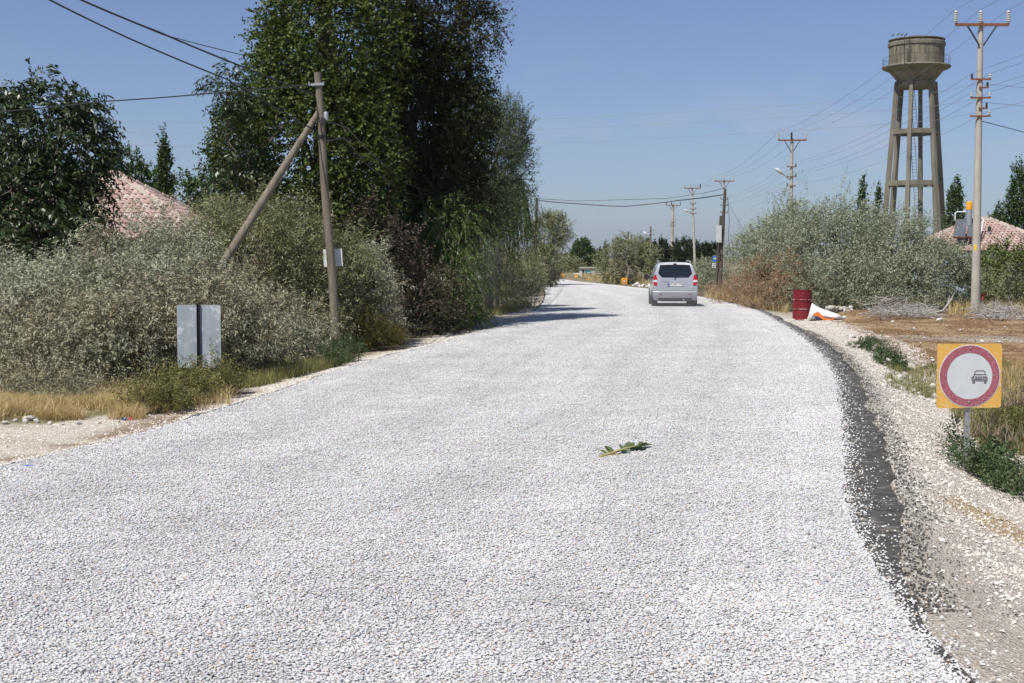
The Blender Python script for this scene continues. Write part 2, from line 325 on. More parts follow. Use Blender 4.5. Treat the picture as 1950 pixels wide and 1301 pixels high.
# ground sheet: fine near, coarse to the horizon
def axis(a, b, step, lo, hi):
    fine = np.arange(a, b + 1e-6, step); out = list(fine)
    s = step; x = b
    while x < hi: s *= 1.28; x += s; out.append(min(x, hi))
    s = step; x = a
    while x > lo: s *= 1.28; x -= s; out.insert(0, max(x, lo))
    return np.array(out)
gx = axis(-11, 19, 0.2, -6000, 6000); gy = axis(5, 52, 0.2, -300, 9000)
GX, GY = np.meshgrid(gx, gy); GZ = ground_z(GX, GY)
nxg, nyg = len(gx), len(gy)
idx = np.arange(nxg * nyg).reshape(nyg, nxg)
GF = np.stack([idx[:-1, :-1].ravel(), idx[:-1, 1:].ravel(), idx[1:, 1:].ravel(), idx[1:, :-1].ravel()], 1)
def ground_colour(x, y):
    j = (fbm(x, y, 1.3, 11) - 0.5); j2 = (fbm(x, y, 4.0, 15) - 0.5)
    u = x - xr(y) + j * 0.9 + j2 * 0.3; v = xl(y) - x + j * 0.7 + j2 * 0.25
    c = np.empty(x.shape + (3,)); c[:] = (0.30, 0.25, 0.165)
    def mixin(wt, col): c[:] = c * (1 - wt[..., None]) + np.array(col) * wt[..., None]
    mixin(smooth(0.45, 0.6, fbm(x, y, 0.12, 21)), (0.24, 0.225, 0.12))
    # right: cream gravel shoulder, then mulch plateau with a dusty track
    near = 1 - smooth(44, 60, y)
    mixin(smooth(1.4, 2.4, u) * smooth(24.5, 28, y + j * 3) * near, (0.27, 0.17, 0.088))
    mixin(smooth(1.4, 2.4, u) * smooth(24.5, 28, y + j * 3) * near * smooth(0.5, 0.62, fbm(x, y, 0.9, 31)), (0.43, 0.31, 0.18))
    tr = y - (35.5 - 0.28 * (x - 12)) + j * 1.2
    mixin(smooth(8.6, 10.2, x + j * 2) * (1 - smooth(0.8, 1.7, np.abs(tr))) * 0.85, (0.40, 0.35, 0.29))
    mixin(smooth(10.5, 12.5, x + j * 2) * (1 - smooth(0.15, 0.4, np.abs(tr + 0.75))) * 0.8, (0.60, 0.55, 0.48))
    mixin((1 - smooth(1.7, 2.5, u - 0.016 * np.clip(30 - y, 0, 30) * 2.0)) * (u > -1) * (1 - smooth(46, 56, y)), (0.68, 0.62, 0.54))
    mixin(smooth(0.6, 0.68, fbm(x * 0.6 + y * 0.2, y * 0.6, 1.1, 41)) * (u > 1.0) * (u < 3.2) * (y < 13) * 0.7, (0.50, 0.36, 0.16))
    mixin((1 - smooth(0.45, 0.95, x - xr(y) + j * 0.5)) * (x > xr(y) - 1) * (1 - smooth(9.0, 12, y)) * 0.65, (0.40, 0.36, 0.31))
    # left: pale margin, wide dirt lay-by near the camera with brown streaks at the chippings' edge
    wl = 0.62 + 2.6 * (1 - smooth(14.5, 19.0, y + j * 1.5)) + 0.35 * np.exp(-((y - 45) / 9) ** 2)
    lay = (1 - smooth(wl, wl + 0.5, v)) * (v > -1) * (1 - smooth(60, 90, y))
    mixin(lay, (0.70, 0.635, 0.54))
    mixin(lay * smooth(0.52, 0.62, fbm(x + 0.5 * y, y * 0.3, 1.2, 51)), (0.56, 0.48, 0.37))
    mixin((1 - smooth(0.18, 0.55, np.abs(xl(y) - x - 0.35 + j * 0.3))) * (y < 19) * smooth(0.35, 0.5, fbm(x, y, 1.5, 61)) * 0.85, (0.27, 0.19, 0.115))
    return c
ground = mesh_np('ground', np.stack([GX.ravel(), GY.ravel(), GZ.ravel()], 1), GF, None, smooth=True); ground['kind'] = 'structure'
ca = ground.data.color_attributes.new('soil', 'FLOAT_COLOR', 'POINT')
GC = ground_colour(GX, GY).reshape(-1, 3); ca.data.foreach_set('color', np.concatenate([GC, np.ones((len(GC), 1))], 1).astype(np.float32).ravel())
m, nt, b = newmat('soil'); a = nt.nodes.new('ShaderNodeAttribute'); a.attribute_name = 'soil'
n1 = noise_node(nt, 14, 8, 0.75); r1 = ramp(nt, [(0.25, (0.55, 0.53, 0.50)), (0.75, (1.25, 1.24, 1.22))]); nt.links.new(n1.outputs['Fac'], r1.inputs[0])
mu = nt.nodes.new('ShaderNodeMixRGB'); mu.blend_type = 'MULTIPLY'; mu.inputs[0].default_value = 1
nt.links.new(a.outputs['Color'], mu.inputs[1]); nt.links.new(r1.outputs[0], mu.inputs[2])
vo = nt.nodes.new('ShaderNodeTexVoronoi'); vo.inputs['Scale'].default_value = 55; tcn = nt.nodes.new('ShaderNodeTexCoord'); nt.links.new(tcn.outputs['Object'], vo.inputs['Vector'])
r2 = ramp(nt, [(0.0, (0.72, 0.72, 0.72)), (1.0, (1.22, 1.22, 1.22))]); nt.links.new(vo.outputs['Color'], r2.inputs[0])
mu2 = nt.nodes.new('ShaderNodeMixRGB'); mu2.blend_type = 'MULTIPLY'; mu2.inputs[0].default_value = 1
nt.links.new(mu.outputs[0], mu2.inputs[1]); nt.links.new(r2.outputs[0], mu2.inputs[2]); nt.links.new(mu2.outputs[0], b.inputs['Base Color'])
bp = nt.nodes.new('ShaderNodeBump'); bp.inputs['Strength'].default_value = 0.8; bp.inputs['Distance'].default_value = 0.03
nt.links.new(vo.outputs['Distance'], bp.inputs['Height']); nt.links.new(bp.outputs[0], b.inputs['Normal'])
b.inputs['Roughness'].default_value = 0.95; b.inputs['Specular IOR Level'].default_value = 0.1
ground.data.materials.append(m)

# road bed: tarred surface, a little wider than the chippings on it, with a ragged edge
NS = 1400
Lc = arc(EL_s, NS); Rc = arc(ER_s, NS); Cx = (Lc + Rc) / 2; side = norm(Rc - Lc)
tarL = np.maximum(-0.02, 0.42 * (fbm(Lc[:, 0], Lc[:, 1], 0.8, 71) - 0.40)); tarR = 0.32 + 0.16 * fbm(Rc[:, 0], Rc[:, 1], 0.9, 72) + 0.08 * vnoise(Rc[:, 0], Rc[:, 1], 3.5, 73)
tarR *= 0.14 + 0.86 * smooth(7.6, 11.5, Rc[:, 1]); tarR *= 1 - 0.55 * smooth(48, 70, Rc[:, 1])
cols = [(Lc - side * (tarL + 0.10)[:, None], -0.075), (Lc - side * tarL[:, None], -0.006), (Lc, 0.0), (Lc * 0.75 + Rc * 0.25, 0.012), ((Lc + Rc) / 2, 0.018), (Lc * 0.25 + Rc * 0.75, 0.012), (Rc, 0.0), (Rc + side * tarR[:, None], -0.012), (Rc + side * (tarR + 0.12)[:, None], -0.10)]
RV = np.concatenate([np.concatenate([c, np.full((NS, 1), z)], 1) for c, z in cols]); ii = np.arange(NS - 1)
RF = np.concatenate([np.stack([k * NS + ii, (k + 1) * NS + ii, (k + 1) * NS + ii + 1, k * NS + ii + 1], 1) for k in range(len(cols) - 1)])
m = surf_mat('tarred_road', (0.045, 0.042, 0.038), (0.13, 0.12, 0.105), 7, 0.85, 0.8, bscale=90, spots=((0.24, 0.215, 0.185), 3.2, 0.55))
road = mesh_np('road', RV, RF, m, smooth=True); road['kind'] = 'structure'

bd_l = Lc + side * 0.02; bd_r = Rc - side * (0.01 + 0.05 * fbm(Rc[:, 0], Rc[:, 1], 2.2, 75))[:, None]
bcols = [(bd_l, 0.001), (Lc + side * 0.3, 0.0035), (Lc * 0.75 + Rc * 0.25, 0.015), ((Lc + Rc) / 2, 0.021), (Lc * 0.25 + Rc * 0.75, 0.015), (Rc - side * 0.3, 0.0035), (bd_r, 0.001)]
BV = np.concatenate([np.concatenate([c, np.full((NS, 1), z)], 1) for c, z in bcols]); BF = np.concatenate([np.stack([k * NS + ii, (k + 1) * NS + ii, (k + 1) * NS + ii + 1, k * NS + ii + 1], 1) for k in range(len(bcols) - 1)])
bed = mesh_np('road_dust_bed', BV, BF, surf_mat('stone_dust', (0.44, 0.44, 0.44), (0.60, 0.60, 0.60), 40, 0.9, 0.5, bscale=120), smooth=True); bed['kind'] = 'structure'

# ------------------------------------------------------------------ loose stone chippings on the road
ICO_V = []; t_ = (1 + 5 ** .5) / 2
for a_ in (-1, 1):
    for b_ in (-t_, t_): ICO_V += [(a_, b_, 0), (0, a_, b_), (b_, 0, a_)]
ICO_V = norm(np.array(ICO_V))
from itertools import combinations
ICO_F = []
for i_, j_, k_ in combinations(range(12), 3):
    d_ = [np.linalg.norm(ICO_V[p] - ICO_V[q]) for p, q in ((i_, j_), (j_, k_), (i_, k_))]
    if max(d_) < 1.1:
        n_ = np.cross(ICO_V[j_] - ICO_V[i_], ICO_V[k_] - ICO_V[i_])
        ICO_F.append((i_, j_, k_) if n_ @ ICO_V[i_] > 0 else (i_, k_, j_))
ICO_F = np.array(ICO_F)
OCT_V = np.array([(1, 0, -.35), (-1, 0, -.35), (0, 1, -.35), (0, -1, -.35), (0, 0, .8)], float)      # half-bedded chip, no underside
OCT_F = np.array([(0, 2, 4), (2, 1, 4), (1, 3, 4), (3, 0, 4)])
def stones(r, pos, size, base=(ICO_V, ICO_F), flat=0.62, tilt=0.9):
    """angular stones: deformed solids, all in one pair of arrays"""
    BV, BF = base; n = len(pos); k = len(BV)
    V = BV[None] * (1 + (r.random((n, k, 1)) - 0.5) * 0.65)
    sc = np.stack([size * (0.75 + 0.6 * r.random(n)), size * (0.6 + 0.45 * r.random(n)), size * flat * (0.6 + 0.7 * r.random(n))], 1) / 2
    V = V * sc[:, None, :]
    tx = (r.random(n) - .5) * tilt; ty = (r.random(n) - .5) * tilt; tz = r.random(n) * 6.283
    def rot(V, a, i, j):
        c, s = np.cos(a)[:, None], np.sin(a)[:, None]; W = V.copy(); W[:, :, i] = c * V[:, :, i] - s * V[:, :, j]; W[:, :, j] = s * V[:, :, i] + c * V[:, :, j]; return W
    V = rot(V, tx, 1, 2); V = rot(V, ty, 0, 2); V = rot(V, tz, 0, 1)
    V = V + pos[:, None, :]
    F = BF[None] + (np.arange(n) * k)[:, None, None]
    return V.reshape(-1, 3), F.reshape(-1, 3)
def stone_mat(name, stops, big, track=False):
    m, nt, b = newmat(name); g = nt.nodes.new('ShaderNodeNewGeometry')
    r = ramp(nt, stops); nt.links.new(g.outputs['Random Per Island'], r.inputs[0])
    n = nt.nodes.new('ShaderNodeTexNoise'); n.inputs['Scale'].default_value = 0.7; n.inputs['Detail'].default_value = 5; nt.links.new(g.outputs['Position'], n.inputs['Vector'])
    r2 = ramp(nt, [(0.3, (big, big, big)), (0.7, (1.06, 1.06, 1.06))]); nt.links.new(n.outputs['Fac'], r2.inputs[0])
    mu = nt.nodes.new('ShaderNodeMixRGB'); mu.blend_type = 'MULTIPLY'; mu.inputs[0].default_value = 1
    nt.links.new(r.outputs[0], mu.inputs[1]); nt.links.new(r2.outputs[0], mu.inputs[2]); colr = mu.outputs[0]
    if track:                       # wear of the wheel lanes: each patch of chippings carries its own dustiness
        at_n = nt.nodes.new('ShaderNodeAttribute'); at_n.attribute_type = 'INSTANCER'; at_n.attribute_name = 'wear'
        sb_ = nt.nodes.new('ShaderNodeMath'); sb_.operation = 'SUBTRACT'; sb_.inputs[0].default_value = 1.0; nt.links.new(at_n.outputs['Fac'], sb_.inputs[1])
        mu2 = nt.nodes.new('ShaderNodeMixRGB'); mu2.blend_type = 'MULTIPLY'; mu2.inputs[0].default_value = 1; nt.links.new(colr, mu2.inputs[1]); nt.links.new(sb_.outputs[0], mu2.inputs[2]); colr = mu2.outputs[0]
    nt.links.new(colr, b.inputs['Base Color'])
    b.inputs['Roughness'].default_value = 0.8; b.inputs['Specular IOR Level'].default_value = 0.25
    return m
M['chips'] = stone_mat('limestone_chippings', track=True, stops= [(0.0, (0.26, 0.26, 0.26)), (0.06, (0.46, 0.455, 0.45)), (0.30, (0.60, 0.597, 0.59)), (0.62, (0.67, 0.667, 0.66)), (0.87, (0.74, 0.737, 0.73)), (0.91, (0.64, 0.56, 0.45)), (0.965, (0.56, 0.43, 0.33)), (1.0, (0.70, 0.67, 0.62))], big=0.90)
M['shoulder'] = stone_mat('cream_shoulder_stones', [(0.0, (0.26, 0.24, 0.22)), (0.06, (0.46, 0.42, 0.37)), (0.35, (0.61, 0.56, 0.49)), (0.75, (0.70, 0.65, 0.57)), (1.0, (0.76, 0.72, 0.66))], 0.90)
TS = 0.5
tile_col = bpy.data.collections.new('chipping_tiles')
for k in range(9):
    r = rng(100 + k); g = int(TS / 0.0118)
    gxv, gyv = np.meshgrid(np.arange(g), np.arange(g)); p = np.stack([gxv.ravel(), gyv.ravel()], 1).astype(float)
    p = (p + 0.5 + (r.random(p.shape) - 0.5) * 1.9) * TS / g - TS / 2
    sz = 0.0105 + 0.0092 * r.random(len(p)) ** 1.8
    extra = (r.random((170, 2)) - 0.5) * TS; ez = 0.016 + 0.010 * r.random(170)
    pos = np.concatenate([np.concatenate([p, (sz * 0.14 + r.random(len(p)) * 0.0025)[:, None]], 1), np.concatenate([extra, (0.005 + ez * 0.12 + r.random(170) * 0.002)[:, None]], 1)])
    szz = np.concatenate([sz, ez]) * 1.12
    V, F = stones(r, pos, szz, flat=0.36, tilt=0.42)
    me = bpy.data.meshes.new('chipping_tile'); me.vertices.add(len(V)); me.vertices.foreach_set('co', V.astype(np.float32).ravel())
    me.loops.add(F.size); me.loops.foreach_set('vertex_index', F.astype(np.int32).ravel()); me.polygons.add(len(F)); me.polygons.foreach_set('loop_start', np.arange(0, F.size, 3, dtype=np.int32)); me.update(calc_edges=True)
    me.materials.append(M['chips']); to = bpy.data.objects.new('chipping_tile', me); tile_col.objects.link(to)
NT = 17
cl = np.concatenate([[0], np.cumsum(np.linalg.norm(np.diff(Cx, axis=0), axis=1))]); keep = (Cx[:, 1] > 3.0)
s0 = cl[keep][0]; srow = np.arange(s0, cl[-1], TS * 0.97); r = rng(5)
def interp2(P, q): return np.stack([np.interp(q, cl, P[:, 0]), np.interp(q, cl, P[:, 1])], 1)
def wear(f, s_):
    wob = 0.02 * math.sin(s_ * 0.21) + 0.015 * math.sin(s_ * 0.53); lane = sum(math.exp(-((f + wob - k_) / 0.055) ** 2) for k_ in (0.17, 0.36, 0.58, 0.77))
    return 0.045 + 0.085 * lane - 0.06 * max(0.0, (f - 0.80) / 0.20) + 0.009 * float(r.normal())
rowL, rowR = interp2(Lc, srow), interp2(Rc, srow); wears = []; pts = []; rots = []; scs = []; ids = []
for q in range(len(srow) - 1):
    a, bb = rowL[q], rowR[q]; d = bb - a; wdt = np.linalg.norm(d); ang = math.atan2(d[1], d[0])
    d_n = rowR[q + 1] - rowL[q + 1]
    for c in range(NT):
        f = (0.40 + (c + 0.5) / NT * (wdt - 0.80)) / wdt; pp = a + d * f
        z = 0.0022 + 0.018 * (1 - (2 * f - 1) ** 2)
        pts.append((pp[0], pp[1], z)); rots.append((0, 0, ang + int(r.integers(0, 2)) * math.pi + float(r.normal(0, 0.06)))); ids.append(int(r.integers(0, 9)))
        scs.append(((wdt - 0.80) / NT / TS * 1.03, 1.08 * max(0.9, float(np.linalg.norm(rowL[q + 1] + d_n * f - a - d * f)) / TS), 1)); wears.append(wear(f, srow[q]))
for P_, sgn_, f0 in ((Rc, -1, 0.97), (Lc, 1, 0.03)):      # one column laid along each edge
    P_ = P_[P_[:, 1] > 3]; ln_ = np.concatenate([[0], np.cumsum(np.linalg.norm(np.diff(P_, axis=0), axis=1))]); qs = np.arange(0, ln_[-1], 0.46)
    Q = np.stack([np.interp(qs, ln_, P_[:, 0]), np.interp(qs, ln_, P_[:, 1])], 1); T_ = norm(np.gradient(Q, axis=0)); N_ = np.stack([T_[:, 1], -T_[:, 0]], 1)
    for q in range(len(Q)):
        pp = Q[q] + N_[q] * (sgn_ * (0.29 + r.normal(0, 0.012))); pts.append((pp[0], pp[1], 0.0035)); rots.append((0, 0, math.atan2(N_[q][1], N_[q][0]) + int(r.integers(0, 2)) * math.pi + float(r.normal(0, 0.03)))); scs.append((1.0, 1.04, 1)); ids.append(int(r.integers(0, 9))); wears.append(wear(f0, qs[q]))
pm = bpy.data.meshes.new('gravel'); pm.from_pydata(pts, [], []); pm.update()
at_ = pm.attributes.new('rot', 'FLOAT_VECTOR', 'POINT'); at_.data.foreach_set('vector', np.array(rots, np.float32).ravel())
at_ = pm.attributes.new('scl', 'FLOAT_VECTOR', 'POINT'); at_.data.foreach_set('vector', np.array(scs, np.float32).ravel())
at_ = pm.attributes.new('wear', 'FLOAT', 'POINT'); at_.data.foreach_set('value', np.array(wears, np.float32))
at_ = pm.attributes.new('idx', 'INT', 'POINT'); at_.data.foreach_set('value', np.array(ids, np.int32))
gravel = bpy.data.objects.new('gravel', pm); COL.objects.link(gravel); tag(gravel, 'loose pale grey limestone chippings covering the whole road surface', 'gravel', kind='stuff')
ng = bpy.data.node_groups.new('chippings', 'GeometryNodeTree')
ng.interface.new_socket('Geometry', in_out='INPUT', socket_type='NodeSocketGeometry'); ng.interface.new_socket('Geometry', in_out='OUTPUT', socket_type='NodeSocketGeometry')
gi = ng.nodes.new('NodeGroupInput'); go = ng.nodes.new('NodeGroupOutput'); ci = ng.nodes.new('GeometryNodeCollectionInfo'); ip = ng.nodes.new('GeometryNodeInstanceOnPoints')
ci.inputs['Collection'].default_value = tile_col; ci.inputs['Separate Children'].default_value = True; ci.inputs['Reset Children'].default_value = True
def nattr(nm, dt):
    q = ng.nodes.new('GeometryNodeInputNamedAttribute'); q.data_type = dt; q.inputs['Name'].default_value = nm; return q.outputs['Attribute']
ng.links.new(gi.outputs[0], ip.inputs['Points']); ng.links.new(ci.outputs[0], ip.inputs['Instance']); ip.inputs['Pick Instance'].default_value = True
ng.links.new(nattr('rot', 'FLOAT_VECTOR'), ip.inputs['Rotation']); ng.links.new(nattr('scl', 'FLOAT_VECTOR'), ip.inputs['Scale']); ng.links.new(nattr('idx', 'INT'), ip.inputs['Instance Index'])
ng.links.new(ip.outputs[0], go.inputs[0]); gm = gravel.modifiers.new('chippings', 'NODES'); gm.node_group = ng

# strays: chippings spilled over the tar strip and the cream stones of the shoulder
r = rng(21); n = 21000
yv = 5.5 + r.random(n) ** 1.7 * 48; off = r.exponential(0.055, n) * np.where(r.random(n) < 0.16, 3.2, 1.0) - 0.07; lf = r.random(n) < 0.33
off *= 0.6 + 0.9 * fbm(yv, lf * 40.0, 1.7, 91); x = np.where(lf, xl(yv) - off * 0.8, np.interp(yv, ER_s[:, 1], ER_s[:, 0]) + off)
pos = np.stack([x, yv, np.where(off < 0.34, 0.005, ground_z(x, yv) + 0.006)], 1)
V, F = stones(r, pos, 0.013 + 0.011 * r.random(n) ** 1.6, (OCT_V, OCT_F), 0.8)
tag(mesh_np('stray_gravel', V, F, M['chips'], kind='stuff'), 'pale chippings scattered along both ragged edges of the road', 'gravel')
n = 42000; yv = 5.2 + (r.random(n) ** 1.8) * 42; u = 0.10 + r.random(n) ** 0.85 * (2.4 + 0.02 * (30 - yv)); x = xr(yv) + u
keep = (r.random(n) < 0.04 + 0.96 * smooth(0.42, 0.85, u + 0.3 * (fbm(x, yv, 2, 81) - .5)))
x, yv = x[keep], yv[keep]; pos = np.stack([x, yv, ground_z(x, yv) + 0.006], 1); n = len(x)
V, F = stones(r, pos, 0.012 + 0.034 * r.random(n) ** 2.2, (OCT_V, OCT_F), 0.7)
tag(mesh_np('shoulder_gravel', V, F, M['shoulder'], kind='stuff'), 'cream crushed stone on the sloping shoulder beside the dark tar strip', 'gravel')
n = 14000; yv = 12.0 + (r.random(n) ** 1.5) * 36; u = 0.12 + r.random(n) ** 1.3 * (0.5 + 2.4 * (1 - smooth(15, 19, yv))); x = xl(yv) - u
pos = np.stack([x, yv, ground_z(x, yv) + 0.004], 1)
V, F = stones(r, pos, 0.010 + 0.030 * r.random(n) ** 2.5, (OCT_V, OCT_F), 0.7)
tag(mesh_np('verge_gravel', V, F, M['shoulder'], kind='stuff'), 'cream grit on the dirt margin between the road and the shrubs', 'gravel')
# dark crumbs of tar spilled onto the shoulder
n = 13000; yv = 7.8 + r.random(n) ** 1.3 * 31; o_ = np.argsort(Rc[:, 1]); u = np.interp(yv, Rc[o_, 1], tarR[o_]) + r.normal(0.04, 0.11, n) * np.where(r.random(n) < .2, 2.6, 1); x = xr(yv) + u
pos = np.stack([x, yv, ground_z(x, yv) + 0.006], 1); V, F = stones(r, pos, 0.009 + 0.020 * r.random(n) ** 2.2, (OCT_V, OCT_F), 0.6)
tag(mesh_np('tar_crumbs', V, F, plain('tar_crumb', (0.05, 0.047, 0.043), 0.8), kind='stuff'), 'dark tarry crumbs strewn beside the tar strip', 'gravel')
# straw and chips on the brown ground
n = 20000; yv = 25 + r.random(n) * 26; x = xr(yv) + 1.9 + r.random(n) ** 1.2 * 12; pos = np.stack([x, yv, ground_z(x, yv) + 0.008], 1)
V, F = stones(r, pos, 0.02 + 0.05 * r.random(n) ** 2, (OCT_V, OCT_F), 0.35)
tag(mesh_np('straw_litter', V, F, stone_mat('mulch_chips', [(0, (0.10, 0.06, 0.032)), (0.4, (0.24, 0.145, 0.075)), (0.8, (0.38, 0.25, 0.13)), (0.97, (0.45, 0.36, 0.24)), (1, (0.65, 0.62, 0.55))], 0.75), kind='stuff'), 'brown dung and straw crumbs covering the bare ground by the barrel', 'straw')

# ------------------------------------------------------------------ foliage
def leaves(r, base, ldir, ll, lw, upb=0.5, fold=0.10):
    """rhombic leaves: base points, directions, lengths, widths"""
    n = len(base); ll = ll * (0.7 + 0.6 * r.random(n)); lw = lw * (0.75 + 0.5 * r.random(n))
    nrm = r.normal(size=(n, 3)); nrm[:, 2] += upb * 2; wv = norm(np.cross(ldir, nrm)); nn = np.cross(wv, ldir)
    mid = base + ldir * (ll * 0.42)[:, None] + nn * (ll * fold)[:, None]
    V = np.empty((n, 4, 3)); V[:, 0] = base; V[:, 1] = mid + wv * (lw / 2)[:, None]; V[:, 2] = base + ldir * ll[:, None]; V[:, 3] = mid - wv * (lw / 2)[:, None]
    return V
def lobes(r, u, amp):
    f = np.zeros(len(u))
    for _ in range(7):
        k = r.normal(size=3) * 3.0; f += np.sin(u @ k + r.random() * 6.28)
    return 1 + amp * f / 3.2
def foliage(name, mat, parent, ells, n, L, m, ll, lw, up=0.35, out=1.0, droop=0.15, shell=(0.45, 1.0), amp=0.22, wild=0.55, ldroop=0.15, spread=0.75, seed=1, upb=0.9, zmin=0.03, zcut=None, low=1.0, lump=0.22, lump_f=2.2, prune=-0.30):
    """sprigs of leaves through the volume of some ellipsoids [(centre, (rx, ry, rz)), ...]"""
    n = int(n * 0.86); lw = lw * 1.09; r = rng(seed); A = np.array([e[1][0] * e[1][2] + e[1][1] * e[1][2] for e in ells]); A = A / A.sum(); B = []; D = []
    for k, (c, rad) in enumerate(ells):
        nk = int(n * A[k]); u = norm(r.normal(size=(nk, 3))); rad = np.array(rad); c = np.array(c)
        f = lobes(r, u, amp) * (shell[0] + (shell[1] - shell[0]) * r.random(nk) ** 0.55)
        p = c + u * rad * f[:, None]; ok = np.ones(nk, bool)
        if lump > 0:
            fr = lump_f / max(0.5, min(1.6, rad.mean())); q = np.array([mnoise.noise(Vector((a_ * fr, b2_ * fr, c2_ * fr + seed))) for a_, b2_, c2_ in p])
            p = c + (p - c) * (1 + lump * q)[:, None]; ok &= q > prune + 0.25 * (r.random(nk) - 0.5)
        for j, (c2, r2) in enumerate(ells):
            if j != k: ok &= np.linalg.norm((p - np.array(c2)) / np.array(r2), axis=1) > 0.5
        if low < 1: ok &= (u[:, 2] > -0.4) | (r.random(nk) < low)
        p = p[ok]; u = u[ok]; d = norm(u * rad / rad.max() * out + np.array([0, 0, up]) + r.normal(size=p.shape) * wild)
        B.append(p); D.append(d)
    B = np.concatenate(B); D = np.concatenate(D); ns = len(B); Ls = L * (0.6 + 0.8 * r.random(ns))
    t = (np.arange(m) + 0.5) / m; T = np.tile(t, ns); I = np.repeat(np.arange(ns), m); T = T + (r.random(len(T)) - .5) / m
    pos = B[I] + D[I] * (Ls[I] * T)[:, None]; pos[:, 2] -= droop * Ls[I] * T ** 2
    sd_ = norm(np.cross(D, r.normal(size=D.shape))); sgn = np.where(np.tile(np.arange(m) % 2, ns) == 0, 1.0, -1.0)
    ld = norm(D[I] * 0.7 + sd_[I] * (sgn * spread)[:, None] + r.normal(size=pos.shape) * 0.35 + np.array([0, 0, -ldroop]))
    tz = -2 * droop * T; ld[:, 2] += tz * 0.7; ld = norm(ld)
    g = ground_z(pos[:, 0], pos[:, 1]) if zmin is not None else None
    ok = pos[:, 2] > g + zmin
    if zcut is not None: ok &= pos[:, 2] > zcut
    pos, ld = pos[ok], ld[ok]
    V = leaves(r, pos, ld, ll, lw, upb); nL = len(V)
    return mesh_np(name, V.reshape(-1, 3), np.arange(nL * 4).reshape(-1, 4), mat, parent, kind='stuff'), B, D
def E(px, py, Y, rx, rz, ry=None): return (tuple(at(px, py, Y)), (rx, ry if ry else rx, rz))
def wiggle(a, b, k, amt, r):
    a = Vector(a); b = Vector(b); P = []
    for i in range(k + 1):
        t = i / k; p = a.lerp(b, t)
        if 0 < i < k: p += Vector((r.uniform(-1, 1), r.uniform(-1, 1), r.uniform(-.6, .6))) * amt * (b - a).length
        P.append(p)
    return P
def wood(name, parent, base, ells, r0, mat, seed, nl=5, sub=4, rt=0.25, split=0.45):
    """trunk and limbs reaching into the crown"""
    r = random.Random(seed); mb = MB(); base = Vector(base)
    top = Vector(max(ells, key=lambda e: e[0][2])[0]); base = base - Vector((0, 0, 0.15))
    tp = wiggle(base, top, 6, 0.025, r); mb.tube(tp, [r0 * (1 - 0.8 * i / 6) for i in range(7)], 8)
    for c, rad in ells:
        for _ in range(nl):
            s = tp[r.randint(2, 5)]; u = Vector((r.gauss(0, 1), r.gauss(0, 1), r.gauss(0.3, 0.8))).normalized()
            e = Vector(c) + Vector((u.x * rad[0], u.y * rad[1], u.z * rad[2])) * 0.85
            if e.z < base.z + 0.3: continue
            P = wiggle(s, e, 4, 0.07, r); rr = r0 * 0.42; mb.tube(P, [rr, rr * .7, rr * .45, rr * .28, rr * .12], 5)
            for _ in range(sub):
                s2 = P[r.randint(1, 3)]; e2 = s2 + Vector((r.gauss(0, 1), r.gauss(0, 1), r.gauss(0.2, .7))).normalized() * min(rad) * r.uniform(.3, .75)
                if e2.z < base.z + 0.2: continue
                mb.tube(wiggle(s2, e2, 3, 0.08, r), [rr * .3, rr * .2, rr * .13, rr * .06], 4, cap=False)
    return mb.build(name, mat, parent, smooth=True)
def tree(name, label, cat, base, ells, mat, n, L, m, ll, lw, r0=0.14, group=None, seed=1, bark='bark', nl=4, sub=3, crown='crown', stem='trunk', shoots=0, **kw):
    base = Vector((base[0], base[1], gz(base[0], base[1])))
    t = thing(name, label, cat, base, group=group)
    foliage(crown, LM[mat], t, ells, n, L, m, ll, lw, seed=seed, **kw)
    if shoots: foliage('shoots', LM[mat], t, ells, int(n * shoots), L * 1.9, int(m * 1.6), ll, lw * 0.9, seed=seed + 5000, **{**kw, 'shell': (0.86, 1.04), 'up': kw.get('up', .35) + .35, 'wild': .5, 'lump': .35})
    wood(stem, t, base, ells, r0, M[bark], seed, nl, sub)
    return t
def stems(name, parent, ells, n, rad, mat, seed, up=0.5):
    """fine bare twigs showing among the leaves of a shrub"""
    r = random.Random(seed); mb = MB()
    for _ in range(n):
        c, rr = r.choice(ells); c = Vector(c); u = Vector((r.gauss(0, 1), r.gauss(0, 1), r.gauss(0.2, .8))).normalized()
        a = Vector((c.x + u.x * rr[0] * .2, c.y + u.y * rr[1] * .2, max(0.02, c.z - rr[2] * .8 * r.random()))); e = c + Vector((u.x * rr[0], u.y * rr[1], u.z * rr[2])) * r.uniform(.85, 1.12)
        if e.z < 0.1: e.z = 0.1 + r.random() * 0.2
        mb.tube(wiggle(a, e, 4, 0.06, r), [rad, rad * .8, rad * .6, rad * .4, rad * .2], 3, cap=False)
    return mb.build(name, mat, parent, kind='stuff')
def shrub(name, label, base_px, ells, mat, n, L, m, ll, lw, seed, group=None, tw=120, twm='twig', cat='shrub', tr=0.009, shoots=0.05, **kw):
    c = ells[0][0]; base = Vector((c[0], c[1], gz(c[0], c[1]))); t = thing(name, label, cat, base, group=group)
    foliage('foliage', LM[mat], t, ells, n, L, m, ll, lw, seed=seed, **kw)
    if shoots: foliage('shoots', LM[mat], t, ells, int(n * shoots), L * 2.1, int(m * 1.7), ll, lw * 0.9, seed=seed + 5000, **{**kw, 'shell': (0.86, 1.04), 'up': kw.get('up', .35) + .5, 'wild': .5, 'lump': .35})
    if tw: stems('twigs', t, ells, tw, tr, M[twm], seed)
    return t
def skirt(e, k=0.62):               # ellipsoid whose foot reaches the ground
    return e

